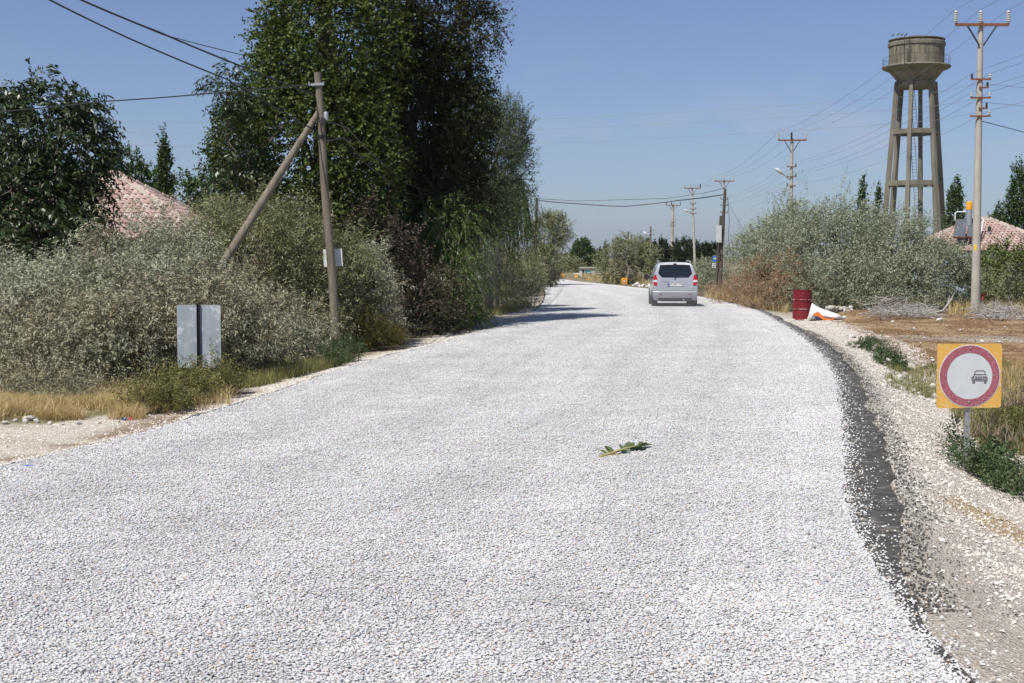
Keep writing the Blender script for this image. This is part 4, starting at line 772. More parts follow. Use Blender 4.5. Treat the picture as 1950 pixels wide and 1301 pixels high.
mb = MB(); mb.tube([p0 + Vector((-.9, -.1, .10)), p0 + Vector((-.3, 0, .12)), p0 + Vector((.15, .05, .22)), p0 + Vector((.45, .1, .6)), p0 + Vector((.55, .1, .85))], [.045, .045, .04, .03, .012], 6); mb.tube([p0 + Vector((.3, .07, .4)), p0 + Vector((.42, .2, .75))], [.02, .008], 5)
t = thing('fallen_branch', 'thick bleached branch lying at the right end of the brush heap', 'branch', p0); mb.build('limb', M['twig'], t, smooth=True)

# ------------------------------------------------------------------ poles, wires
def lerp3(a, b, t): return Vector(a).lerp(Vector(b), t)
def insulator(parent, p, h=0.5, r=0.075, mat='porcelain', discs=5):
    prof = [(r * .45, 0), (r * .7, 0.02)]
    for k in range(discs):
        z = h * (0.12 + 0.84 * k / discs); dz = h * 0.84 / discs; prof += [(r * .55, z), (r, z + dz * .25), (r, z + dz * .45), (r * .55, z + dz * .75)]
    prof += [(r * .5, h * .97), (r * .25, h)]
    mb = MB(); mb.lathe(prof, 12, p); return mb.build('insulator', M[mat], parent, smooth=False)
def concrete_pole(label, base, H, rb, rt, az, arm=1.87, mats=('porcelain',) * 3, low=(), lean=0.0, lamp=None, bands=0, tagc=False, brand=False):
    base = Vector(base); t = thing('utility_pole', label, 'utility pole', base, group='concrete power poles along the right of the road')
    ax = Vector((math.cos(az), math.sin(az), 0)); top = base + Vector((lean, 0, H)); def_p = lambda z: base.lerp(top, z / H)
    mb = MB(); ks = 10; mb.tube([base - Vector((0, 0, .3))] + [def_p(H * (i + 1) / ks) for i in range(ks)], [rb] + [rb + (rt - rb) * (i + 1) / ks for i in range(ks)], 18); mb.build('shaft', M['concrete'], t, smooth=True)
    za = H - 0.12; fr = Vector((-ax.y, ax.x, 0)) * (-(rt + .05))
    c = def_p(za) + fr
    mb = MB(); mb.bar(c - ax * arm / 2, c + ax * arm / 2, .07, .10); mb.build('crossarm', M['rust'], t)
    for s in (-1, 1):
        mb = MB(); mb.bar(c + ax * arm * .27 * s - Vector((0, 0, .04)), def_p(za - .72) + fr * .8 + ax * s * rt * .8, .045, .045); mb.build('brace', M['steel_dark'], t)
    offs = (-arm / 2 + .02, -.05, arm / 2 - .02) if lean == 0 else (-arm / 2 + .02, -arm * .12, arm / 2 - .02)
    for o_, mt in zip(offs, mats):
        pp = c + ax * o_ + Vector((0, 0, .05)); insulator(t, pp, 0.46, .085, mt, 5)
    for z, s0, s1, cols_ in low:
        c2 = def_p(z) - Vector((-ax.y, ax.x, 0)) * (rb * .8)
        mb = MB(); mb.bar(c2 + ax * s0, c2 + ax * s1, .05, .06); mb.build('crossarm', M['rust'], t)
        for s_, mt in zip((s0 + .04, s1 - .04), cols_):
            if mt: insulator(t, c2 + ax * s_ + Vector((0, 0, .03)), .17, .05, mt, 2)
    for k in range(bands):
        mb = MB(); z = H * .55 + k * .28; rr_ = rb + (rt - rb) * z / H; mb.lathe([(rr_ + .012, -.03), (rr_ + .012, .03)], 18, def_p(z)); mb.build('steel_band', M['rust'], t)
    if tagc:
        z = (490 - 466) / 55.3 + 1.95; rr_ = rb + (rt - rb) * z / H
        mb = MB(); q = def_p(z); fn = lambda a_, v, d: q + Vector((math.sin(a_) * (rr_ + d), -math.cos(a_) * (rr_ + d), v))
        mb.prism([(-.9, -.1), (-.6, -.1), (-.3, -.1), (-.3, .1), (-.6, .1), (-.9, .1)], fn, .002, .006); mb.build('yellow_tag', plain('yellow_label', (0.75, 0.55, 0.03), .5), t)
    if lamp:
        z, dx, dz = lamp; s = def_p(z); e = s + Vector((dx, -.25, dz)); mb = MB(); mb.tube([s, lerp3(s, e, .5) + Vector((0, 0, -.02)), e], [.03, .028, .026], 8); arm_o = mb.build('lamp_arm', M['galv'], t, smooth=True)
        d = (e - s).normalized(); mb = MB(); u = Vector((0, 0, 1)); P = [e - d * .05, e + d * .08, e + d * .3, e + d * .55, e + d * .68]; mb.tube(P, [.04, .09, .115, .10, .03], 10); mb.build('lamp_head', M['white_paint'], t, smooth=True)
    return t
sm = [('porcelain_dark', 'porcelain')]
P1 = gpz(1857, 598); PH = at(1857, 42, P1.y).z - P1.z
concrete_pole('nearest tall concrete power pole with white disc insulators by the stick pile', P1, PH, .165, .092, 0.0, 1.90, ('porcelain',) * 3,
              low=[(PH - 2.03, -.36, .36, ('porcelain_dark', 'porcelain')), (PH - 2.32, -.06, .28, (None, 'porcelain_dark')), (PH - 2.68, -.36, .36, ('porcelain', 'porcelain')), (PH - 3.05, -.06, .26, (None, 'porcelain_dark')), (PH - 3.33, -.36, .36, (None, 'porcelain'))], tagc=True)
def pole_at(px, ytop, Y, **kw):
    x = at(px, ytop, Y).x; z0 = gz(x, Y); return (x, Y, z0), at(px, ytop, Y).z - z0
b2, h2 = pole_at(1508, 264, 94); concrete_pole('concrete power pole with street lamp rising out of the oleaster', b2, h2, .165, .09, 0.0, 1.85, ('porcelain', 'porcelain_dark', 'porcelain'),
              low=[(h2 - 1.85, -.34, .3, ('porcelain', 'porcelain_dark')), (h2 - 2.5, -.34, .3, ('porcelain', 'porcelain_dark')), (h2 - 3.1, -.34, .25, ('porcelain_dark', 'porcelain'))], lamp=(h2 - 2.75, -.62, .42))
b3, h3 = pole_at(1379, 343, 145); concrete_pole('concrete power pole standing just behind the leaning wooden pole', b3, h3, .165, .09, 0.0, 1.95, ('porcelain',) * 3, low=[(h3 - 1.95, -.36, .36, ('porcelain_dark', 'porcelain_dark')), (h3 - 2.6, -.36, .36, ('porcelain_dark', 'porcelain_dark')), (h3 - 3.3, -.36, .36, ('porcelain_dark', 'porcelain_dark'))])
b4, h4 = pole_at(1318, 358, 163); concrete_pole('slim concrete power pole with street lamp right behind the silver van', (at(1324, 520, 163).x, 163, 0), h4, .165, .09, 0.0, 1.85, ('porcelain', 'porcelain', 'porcelain_dark'), low=[(h4 - 1.9, -.3, .36, ('porcelain_dark', 'porcelain_dark')), (h4 - 2.5, -.3, .36, ('porcelain_dark', 'porcelain_dark')), (h4 - 3.0, -.36, .36, ('porcelain_dark', 'porcelain_dark'))], lean=at(1318, 358, 163).x - at(1324, 520, 163).x, lamp=(h4 - 3.0, -.55, .2))
b5, h5 = pole_at(1282, 391, 208); concrete_pole('stout concrete power pole with green insulators above the van roof', (at(1278, 520, 208).x, 208, 0), h5, .26, .16, 0.0, 2.1, ('glass_green', 'porcelain_dark', 'glass_green'), low=[(h5 - 2.6, -.36, .36, ('porcelain_dark', 'porcelain_dark')), (h5 - 3.1, -.36, .36, ('porcelain_dark', 'porcelain_dark'))], lean=at(1282, 391, 208).x - at(1278, 520, 208).x, bands=3)

def wires(name, label, cat, group, pts, rad, mat, samples=10, sag=0.0):
    """one wire through 3-D points, each span hanging with the given sag"""
    P = []
    for a, b in zip(pts[:-1], pts[1:]):
        for i in range(samples): t = i / samples; P.append(Vector(a).lerp(Vector(b), t) - Vector((0, 0, sag * 4 * t * (1 - t))))
    P.append(Vector(pts[-1])); mb = MB(); mb.tube(P, rad, 5)
    return tag(mb.build(name, M[mat], smooth=True), label, cat, group)
# wooden telephone pole with a diagonal brace
WB = gpz(642, 676); WT = at(604, 138, WB.y - 0.1); u = (WT - WB)
t = thing('telephone_pole', 'weathered wooden telephone pole with diagonal brace beside the white notice', 'telephone pole', WB)
mb = MB(); K = 8; mb.tube([WB - u * .04] + [WB.lerp(WT, (i + 1) / K) + Vector((.015 * math.sin(i * 1.3), 0, 0)) for i in range(K)], [.098] + [.096 - .022 * (i + 1) / K for i in range(K)], 14); mb.build('shaft', M['wood'], t, smooth=True)
sb = at(405, 535, WB.y - 1.1); sj = at(604, 218, WB.y - .12); dirb = (sb - sj).normalized(); foot = sj + dirb * ((sj.z + .15) / -dirb.z)
mb = MB(); mb.tube([sj - dirb * .05, sj.lerp(foot, .3), sj.lerp(foot, .65), foot], [.06, .085, .095, .10], 12); mb.build('brace', M['wood'], t, smooth=True)
zf = lambda f: WB.lerp(WT, f)
mb = MB(); c = zf(.955) + Vector((0, -.09, 0)); mb.bar(c + Vector((-.17, 0, .0)), c + Vector((.13, 0, .02)), .03, .045); mb.lathe([(.096, -.022), (.096, .022)], 16, zf(.955)); mb.build('steel_bracket', M['galv'], t)
for sx in (-.17, .13): mb = MB(); mb.tube([c + Vector((sx, -.03, -.02)), c + Vector((sx, -.03, .06))], .014, 8); mb.build('bolt', M['galv'], t)
mb = MB(); c = zf(.85) + Vector((.125, -.03, -.02)); mb.lathe([(.035, -.09), (.05, -.08), (.05, .075), (.045, .085), (.02, .09)], 14, c); mb.build('junction_canister', M['galv'], t, smooth=True)
mb = MB(); mb.box(zf(.83) + Vector((.06, -.07, 0)), (.09, .06, .12)); mb.build('clamp', M['steel_dark'], t)
mb = MB(); mb.lathe([(.094, -.03), (.094, .03)], 14, zf(.775)); mb.bar(zf(.775) + Vector((-.02, -.1, 0)), zf(.755) + Vector((.16, -.12, 0)), .015, .015); mb.build('cable_hook', M['steel_dark'], t)
# white notice plate behind the pole
q = at(634, 491, WB.y + .13); pw = .40; ph = .37
mb = MB(); rot = Matrix.Rotation(math.radians(-3), 3, 'Y'); mb.box(q, (pw, .012, ph), rot); o = mb.build('notice_plate', plain('white_notice', (.66, .66, .65), .6)); tag(o, 'blank white square notice plate fixed behind the wooden pole', 'notice')
# second wooden pole, far left bend
W2 = gpz(1019, 543); W2.y = 98; W2 = Vector((at(1019, 530, 98).x, 98, 0)); W2T = at(1022, 377, 98)
t = thing('telephone_pole', 'dark wooden telephone pole with brace at the far left bend', 'telephone pole', W2)
mb = MB(); mb.tube([W2 - Vector((0, 0, .2)), W2.lerp(W2T, .5), W2T], [.11, .10, .085], 12); mb.build('shaft', M['wood_dark'], t, smooth=True)
mb = MB(); s2 = at(1020, 418, 97.9); f2 = at(975, 475, 96.5); dd = (f2 - s2).normalized(); f2 = s2 + dd * (s2.z / -dd.z); mb.tube([s2, f2], [.08, .10], 10); mb.build('brace', M['wood'], t, smooth=True)
mb = MB(); mb.tube([W2T + Vector((.08, 0, -.1)), W2T + Vector((.2, 0, -.02)), W2T + Vector((.12, 0, -.5))], .02, 6); mb.build('cable_loop', M['cable'], t)
# leaning wooden pole on the right with a stub, meter box and cables
W3 = gpz(1371, 549); W3T = at(1381, 360, W3.y)
t = thing('telephone_pole', 'dark leaning wooden pole with grey meter box right of the road', 'telephone pole', W3)
mb = MB(); mb.tube([W3 - Vector((0, 0, .2)), W3.lerp(W3T, .5) + Vector((-.03, 0, 0)), W3T], [.125, .11, .09], 12); mb.build('shaft', M['wood_dark'], t, smooth=True)
a = at(1363, 540, W3.y + .3); a.z = 0; bq = at(1373, 411, W3.y + .3)
mb = MB(); mb.tube([a - Vector((0, 0, .2)), bq], [.11, .09], 12); mb.build('stub_post', M['wood_dark'], t, smooth=True)
c = at(1369, 446, W3.y - .22); bo = MB(); bo.box(c, (.36, .2, 1.12)); bx = bo.build('meter_box', plain('grey_box', (.50, .51, .50), .5), t, bevel=.015)
mb = MB(); mb.box(c + Vector((0, -.106, 0)), (.30, .01, 1.02)); mb.build('box_door', plain('grey_box_door', (.56, .57, .56), .45), bx)
for dx in (-.1, .06): mb = MB(); mb.tube([c + Vector((dx, 0, -.56)), c + Vector((dx + .05, .05, -1.0)), c + Vector((.12, .1, -1.7))], .025, 6); mb.build('conduit', M['cable'], t)
mb = MB(); q0 = at(1386, 378, W3.y); mb.tube([W3T.lerp(W3, .12), q0, at(1389, 420, W3.y), at(1387, 455, W3.y), at(1391, 478, W3.y)], .018, 6); mb.build('hanging_cable', M['cable'], t)
wires('guy_wire', 'thin stay wire running down from the leaning wooden pole into the oleaster', 'wire', None, [W3T.lerp(W3, .08), at(1425, 455, W3.y + 2)], .010, 'wire')

# thick cables from the braced pole
g = 'black telephone cables on the wooden poles'
q1 = zf(.92) + Vector((-.08, -.06, 0)); Y0 = WB.y
wires('telephone_cable', 'thick black cable from the braced pole top running up past the sky on the left', 'cable', g, [q1, at(470, 130, 27.4), at(300, 60, 24.6), at(155, 0, 22.3), at(-150, -140, 18.5)], .017, 'cable', sag=.01)
wires('telephone_cable', 'lower thick black cable reaching the braced pole at its strut joint', 'cable', g, [zf(.79) + Vector((-.07, -.08, 0)), at(430, 150, 27.2), at(250, 75, 24.6), at(95, 0, 22.3), at(-150, -110, 19)], .015, 'cable', sag=.01)
wires('telephone_cable', 'thin black wire running from the sky into the tall poplar crown', 'cable', g, [at(480, 109, 36.5), at(310, 66, 30), at(155, 0, 25), at(-60, -110, 20)], .010, 'cable', sag=.01)
wires('telephone_cable', 'black cable running level from the braced pole over the ailanthus to the left', 'cable', g, [zf(.955) + Vector((-.17, -.1, 0)), at(400, 178, 29.5), at(200, 193, 30), at(0, 213, 30.5), at(-120, 226, 31)], .014, 'cable', sag=.01)
wires('telephone_cable', 'upper slack cable hanging from the braced pole toward the trees', 'cable', g, [zf(.83) + Vector((.1, -.1, 0)), at(660, 243, 31), at(710, 295, 34), at(770, 348, 38), at(830, 372, 40.5), at(890, 352, 42.5)], .014, 'cable', samples=6)
wires('telephone_cable', 'lower slack cable hanging from the braced pole toward the trees', 'cable', g, [zf(.76) + Vector((.12, -.1, 0)), at(655, 263, 31), at(700, 315, 34), at(760, 362, 38), at(830, 384, 40.2), at(890, 368, 42.5)], .013, 'cable', samples=6)
wires('telephone_cable', 'upper slack cable sagging from the willow to the second wooden pole', 'cable', g, [at(917, 345, 52), at(935, 385, 52.8), at(960, 418, 53.2), at(985, 430, 54), at(1008, 415, 70), at(1021, 388, 98)], .010, 'cable', samples=6)
wires('telephone_cable', 'lower slack cable sagging from the willow to the second wooden pole', 'cable', g, [at(918, 350, 52), at(938, 397, 52.6), at(962, 430, 53), at(985, 441, 54), at(1008, 424, 70), at(1021, 396, 98)], .010, 'cable', samples=6)
wires('telephone_cable', 'thick black cable sagging across the road between the two far wooden poles', 'cable', g, [W2T - Vector((0, 0, .15)), at(1100, 388, 97.6), at(1190, 393, 97), at(1290, 382, 96.4), W3T - Vector((0, 0, .35))], .034, 'cable', samples=6, sag=.03)
wires('telephone_cable', 'thin black cable crossing the road just above the thick one', 'cable', g, [W2T - Vector((0, 0, .05)), at(1100, 383, 97.6), at(1270, 378, 96.6), at(1340, 368, 96), W3T + Vector((0, 0, .05))], .018, 'cable', samples=6)
# power lines along the right
g = 'bare power line wires'
def topins(b, h, k, lean=0, arm=1.87): return Vector((b[0] + lean + (-arm / 2, -.05, arm / 2)[k], b[1] - .1, b[2] + h + .42))
P0 = Vector((13.0, -2, 0)); tops = [(P0, PH, 0), (P1, PH, 0), (b2, h2, 0), (b3, h3, 0)]
for k, w_ in enumerate(('left', 'middle', 'right')):
    wires('power_line', 'bare wire strung along the tops of the concrete poles', 'wire', g, [topins(b, h, k) for b, h, _ in tops] + [Vector((b4[0] + (-.9, 0, .9)[k], 163, h4 + .4)), Vector((b5[0] + (-1, 0, 1)[k], 208, h5 + .4))], (.007, .007, .007)[k], 'wire', sag=.55)
g2 = 'lower power line wires'
for k, (dz, sx) in enumerate([(2.0, -.33), (2.0, .33), (2.65, -.33), (2.65, .33), (3.3, .33)]):
    wires('power_line', 'thin bare wire strung along the lower arms of the concrete poles', 'wire', g2, [Vector((P0.x + sx, P0.y, PH - dz)), Vector((P1.x + sx, P1.y - .15, P1.z + PH - dz + .17)), Vector((b2[0] + sx, b2[1] - .15, h2 - dz + .2)), Vector((b3[0] + sx, b3[1] - .15, h3 - dz + .2))], .006, 'wire', sag=.5)
g3 = 'thin wires crossing the sky to the nearest concrete pole'
for k, (y0, y1, y2, ye) in enumerate([(222, 235, 228, 160), (245, 255, 247, 188), (267, 281, 273, 215)]):
    wires('service_wire', 'thin grey wire crossing from the left houses to the nearest concrete pole', 'wire', g3, [at(-60, y0 - 3, 57), at(510, y1, 55), at(1010, y2, 53), at(1700, (ye + y2) / 2 - 8, 50), at(1858, ye, P1.y)], .0055, 'wire', sag=.06)
g4 = 'service wires leading right from the nearest pole'
for k, (ya, yb) in enumerate([(160, 167), (195, 202)]): wires('service_wire', 'thin wire leading right from the nearest concrete pole', 'wire', g4, [at(1872, ya, P1.y), at(1950, yb, 52), at(2100, yb + 8, 56)], .007, 'wire')
wires('service_cable', 'twisted black service cable dropping right from the nearest concrete pole', 'cable', None, [at(1866, 230, P1.y), at(1905, 240, 51), at(1950, 252, 53), at(2100, 285, 60)], .014, 'cable')
# two thin far poles
for px, yt, Y, lab, lamp in [(1196, 441, 150, 'thin dark far pole rising above the rounded oleaster', False), (1239, 431, 140, 'thin far pole with a small street lamp left of the van', True)]:
    x = at(px, yt, Y).x; zt = at(px, yt, Y).z; t = thing('telephone_pole', lab, 'telephone pole', (x, Y, 0)); mb = MB(); mb.tube([(x, Y, -.2), (x, Y, zt)], [.12, .08], 10); mb.build('shaft', M['wood_dark' if not lamp else 'wood'], t, smooth=True)
    if lamp:
        e = at(1232, 448, Y); s = Vector((x, Y, e.z - .35)); mb = MB(); mb.tube([s, e], .035, 8); mb.build('lamp_arm', M['galv'], t); d = (e - s).normalized(); mb = MB(); mb.tube([e, e + d * .15, e + d * .4, e + d * .5], [.05, .1, .1, .03], 8); mb.build('lamp_head', M['white_paint'], t, smooth=True)
        for z in (zt - .4, zt - .8): mb = MB(); mb.bar((x - .1, Y - .1, z), (x + .4, Y - .1, z), .05, .05); mb.build('crossarm', M['rust'], t)
    else: mb = MB(); mb.tube([(x, Y - .05, zt - .15), (x + .25, Y - .05, zt - .15)], .02, 6); mb.build('bracket', M['steel_dark'], t)

# ------------------------------------------------------------------ water tower
TY = 165.0; S = FOC / TY; tx = at(1742, 300, TY).x; TB = Vector((tx, TY, 0)); zz = lambda py: at(1742, py, TY).z
wt = thing('water_tower', 'tall weathered concrete water tower on six slanting legs above the oleasters', 'water tower', TB)
th0 = math.radians(1.4); Rb, Rt = 63 / S, 37 / S; zc = zz(166)
def legp(k, z): f = z / zc; a = th0 + k * math.pi / 3; R_ = Rb + (Rt - Rb) * f; return TB + Vector((R_ * math.cos(a), R_ * math.sin(a), z))
for k in range(6):
    mb = MB(); a = th0 + k * math.pi / 3; rad = Vector((math.cos(a), math.sin(a), 0)); tan = Vector((-math.sin(a), math.cos(a), 0)); P = []; F = []
    for i in range(13):
        z = -.5 + (zc + 1.1) * i / 12; c = legp(k, z); w1 = .29 - .06 * i / 12; w2 = .26 - .05 * i / 12; j = .012 * math.sin(i * 2.1 + k)
        P += [c + rad * (sx * (w1 + j)) + tan * (sy * (w2 + j)) for sx, sy in ((-1, -1), (1, -1), (1, 1), (-1, 1))]
    for i in range(12): F += [(i * 4 + q, i * 4 + (q + 1) % 4, i * 4 + 4 + (q + 1) % 4, i * 4 + 4 + q) for q in range(4)]
    mb.add(P, F + [(3, 2, 1, 0), (48, 49, 50, 51)]); mb.build('leg', M['tower'], wt, bevel=.04)
for py in (252, 350):
    z = zz(py); 
    for k in range(6):
        mb = MB(); mb.bar(legp(k, z), legp((k + 1) % 6, z), .36, .56); mb.build('ring_beam', M['tower'], wt, bevel=.03)
rr_ = lambda px_: px_ / S
mb = MB(); mb.lathe([(rr_(31), zz(168)), (rr_(36.5), zz(168)), (rr_(36.5), zz(158)), (rr_(34.5), zz(157.5)), (rr_(31), zz(157.5))], 36, (TB.x, TB.y, 0)); mb.build('collar', M['tower'], wt, smooth=True)
mb = MB(); mb.lathe([(rr_(34), zz(158)), (rr_(36), zz(153)), (rr_(51), zz(135)), (rr_(55), zz(133))], 48, (TB.x, TB.y, 0)); mb.build('tank_cone', M['tower'], wt, smooth=True)
mb = MB(); mb.lathe([(rr_(52), zz(135.5)), (rr_(62), zz(131)), (rr_(63.5), zz(128.5)), (rr_(62.5), zz(126.5)), (rr_(50), zz(124.5))], 48, (TB.x, TB.y, 0)); mb.build('gallery_ledge', M['tower'], wt, smooth=True)
tw_o = bpy.data.objects.new('tank_wall', None)
mb = MB(); mb.lathe([(rr_(50), zz(127)), (rr_(50), zz(86))], 48, (TB.x, TB.y, 0)); wall = mb.build('tank_wall', M['tower_wall'], wt)
for row in range(2):                # shuttering panels cast in the wall
    za, zb = (zz(125.3), zz(106.8)) if row == 0 else (zz(106.2), zz(88))
    for k in range(36):
        a0 = 2 * math.pi * k / 36 + .008; a1 = 2 * math.pi * (k + 1) / 36 - .008; R0 = rr_(50); R1 = R0 + .035 + .025 * ((k * 7 + row * 3) % 5) / 5; P = []
        for R_ in (R0, R1):
            for a_, z_ in ((a0, za), (a1, za), (a1, zb), (a0, zb)): P.append((TB.x + R_ * math.cos(a_), TB.y + R_ * math.sin(a_), z_))
        mb = MB(); mb.add(P, [(4, 5, 6, 7), (0, 1, 5, 4), (1, 2, 6, 5), (2, 3, 7, 6), (3, 0, 4, 7)]); mb.build('panel', M['tower_wall'], wall)
mb = MB(); mb.lathe([(rr_(49), zz(89.5)), (rr_(52.5), zz(89)), (rr_(52.8), zz(83)), (rr_(51), zz(81.5)), (rr_(47), zz(81))], 48, (TB.x, TB.y, 0)); mb.build('rim_band', M['tower'], wt, smooth=True)
mb = MB(); mb.lathe([(rr_(46), zz(82)), (rr_(46), zz(78.5)), (rr_(51.5), zz(78)), (rr_(52), zz(76.5)), (rr_(49), zz(75.5)), (rr_(14), zz(72.5)), (rr_(11), zz(72)), (rr_(11.5), zz(69)), (rr_(9), zz(68.2)), (rr_(1), zz(68))], 48, (TB.x, TB.y, 0)); mb.build('roof_slab', M['tower'], wt, smooth=True)
# gallery railing
n = 30; Rr = rr_(61.5); zr0 = zz(127); zr1 = zz(111)
for zf_ in (zr1, (zr0 + zr1) / 2):
    mb = MB(); mb.tube([TB + Vector((Rr * math.cos(2 * math.pi * k / 48), Rr * math.sin(2 * math.pi * k / 48), zf_)) for k in range(49)], .013, 4, cap=False); mb.build('railing', M['steel_dark'], wt)
for k in range(n): a = 2 * math.pi * k / n; c = TB + Vector((Rr * math.cos(a), Rr * math.sin(a), 0)); mb = MB(); mb.tube([c + Vector((0, 0, zr0)), c + Vector((0, 0, zr1))], .013, 4); mb.build('railing_post', M['steel_dark'], wt)
# ladders
def ladder(a, b, wd, step, parent):
    d = (b - a).normalized(); sdv = Vector((1, .25, 0)).normalized(); mb = MB()
    for s_ in (-1, 1): mb.tube([a + sdv * wd / 2 * s_, b + sdv * wd / 2 * s_], .028, 4)
    nst = int((b - a).length / step)
    for i in range(nst): c = a + d * step * (i + .5); mb.tube([c - sdv * wd / 2, c + sdv * wd / 2], .018, 4)
    mb.build('ladder', M['steel_dark'], parent)
ladder(at(1748, 420, TY), at(1737, 250, TY + .3), .55, .38, wt); ladder(at(1744, 250, TY), at(1736, 160, TY + .3), .55, .38, wt)
la = at(1727, 124, TY - rr_(50) - .15); lb = at(1727, 67, TY - rr_(50) - .15); ladder(la, lb, .62, .4, wt)
for k, (px, lab) in enumerate([(1700, 'small dark bird perched on the left rim of the water tower'), (1717, 'small dark bird perched near the ladder of the water tower'), (1710, 'tiny dark bird crouched between two others on the tower roof'), (1725, 'dark bird sitting right at the top of the tower ladder')]):
    p = at(px, 75.5 - (px - 1700) * .06, TY - 2.2); p.z = zz(75.6) - .02 + (.08 if k else 0); t = thing('bird', lab, 'bird', p); mb = MB(); mb.tube([p + Vector((-.2, 0, .06)), p + Vector((-.1, 0, .12)), p + Vector((0, 0, .16)), p + Vector((.1, 0, .24)), p + Vector((.13, 0, .32)), p + Vector((.17, 0, .33)), p + Vector((.22, 0, .31))], [.01, .05, .08, .06, .04, .04, .006], 8); mb.build('body', M['steel_dark'], t, smooth=True)
    for s_ in (-.02, .02): mb = MB(); mb.tube([p + Vector((.02, s_, -.03)), p + Vector((.02, s_, .1))], .008, 4); mb.build('leg', M['rust'], t)

# ------------------------------------------------------------------ houses
M['tile'] = surf_mat('pink_roof_tile', (0.36, 0.22, 0.18), (0.48, 0.31, 0.26), 6, 0.85, 0.2)
def tile_material():
    m, nt, b = newmat('sun_bleached_tiles'); oi = nt.nodes.new('ShaderNodeObjectInfo'); g = nt.nodes.new('ShaderNodeNewGeometry'); ad = nt.nodes.new('ShaderNodeMath'); ad.operation = 'ADD'
    md = nt.nodes.new('ShaderNodeMath'); md.operation = 'FRACT'; nt.links.new(oi.outputs['Random'], ad.inputs[0]); nt.links.new(g.outputs['Random Per Island'], ad.inputs[1]); nt.links.new(ad.outputs[0], md.inputs[0])
    r = ramp(nt, [(0, (0.36, 0.235, 0.195)), (0.4, (0.42, 0.29, 0.245)), (0.8, (0.47, 0.345, 0.295)), (1, (0.48, 0.40, 0.35))]); nt.links.new(md.outputs[0], r.inputs[0])
    n = noise_node(nt, 9, 5, 0.7); r2 = ramp(nt, [(0.3, (0.75, 0.75, 0.75)), (0.7, (1.15, 1.15, 1.15))]); nt.links.new(n.outputs['Fac'], r2.inputs[0])
    mu = nt.nodes.new('ShaderNodeMixRGB'); mu.blend_type = 'MULTIPLY'; mu.inputs[0].default_value = 1; nt.links.new(r.outputs[0], mu.inputs[1]); nt.links.new(r2.outputs[0], mu.inputs[2]); nt.links.new(mu.outputs[0], b.inputs['Base Color']); b.inputs['Roughness'].default_value = .85; return m
M['tiles'] = tile_material()
M['mortar'] = surf_mat('ridge_mortar', (0.34, 0.30, 0.25), (0.50, 0.45, 0.38), 6, .9, .5)
M['wall'] = surf_mat('cream_plaster', (0.52, 0.48, 0.40), (0.64, 0.60, 0.52), 2, .9, .2)
M['wall_blue'] = surf_mat('pale_blue_plaster', (0.33, 0.42, 0.50), (0.42, 0.52, 0.60), 2, .9, .2)
M['glass_dark'] = plain('window_glass', (0.02, 0.025, 0.03), .1, spec=.6)
def tile_shape(wd, ln):             # one S-shaped clay tile: u across, v down the slope, w proud of the roof
    prof = [(-.5, .0), (-.30, .032), (-.05, .044), (.20, .032), (.42, .0), (.5, .010)]; V = []; F = []
    for v_, lift in ((0, .012), (ln, .045)):
        for u_, h_ in prof: V.append((u_ * wd, v_, h_ + lift))
    for u_, h_ in prof: V.append((u_ * wd, ln, h_ + .012))
    n = len(prof)
    for i in range(n - 1): F.append((i, n + i, n + i + 1, i + 1)); F.append((n + i, 2 * n + i, 2 * n + i + 1, n + i + 1))
    return V, F
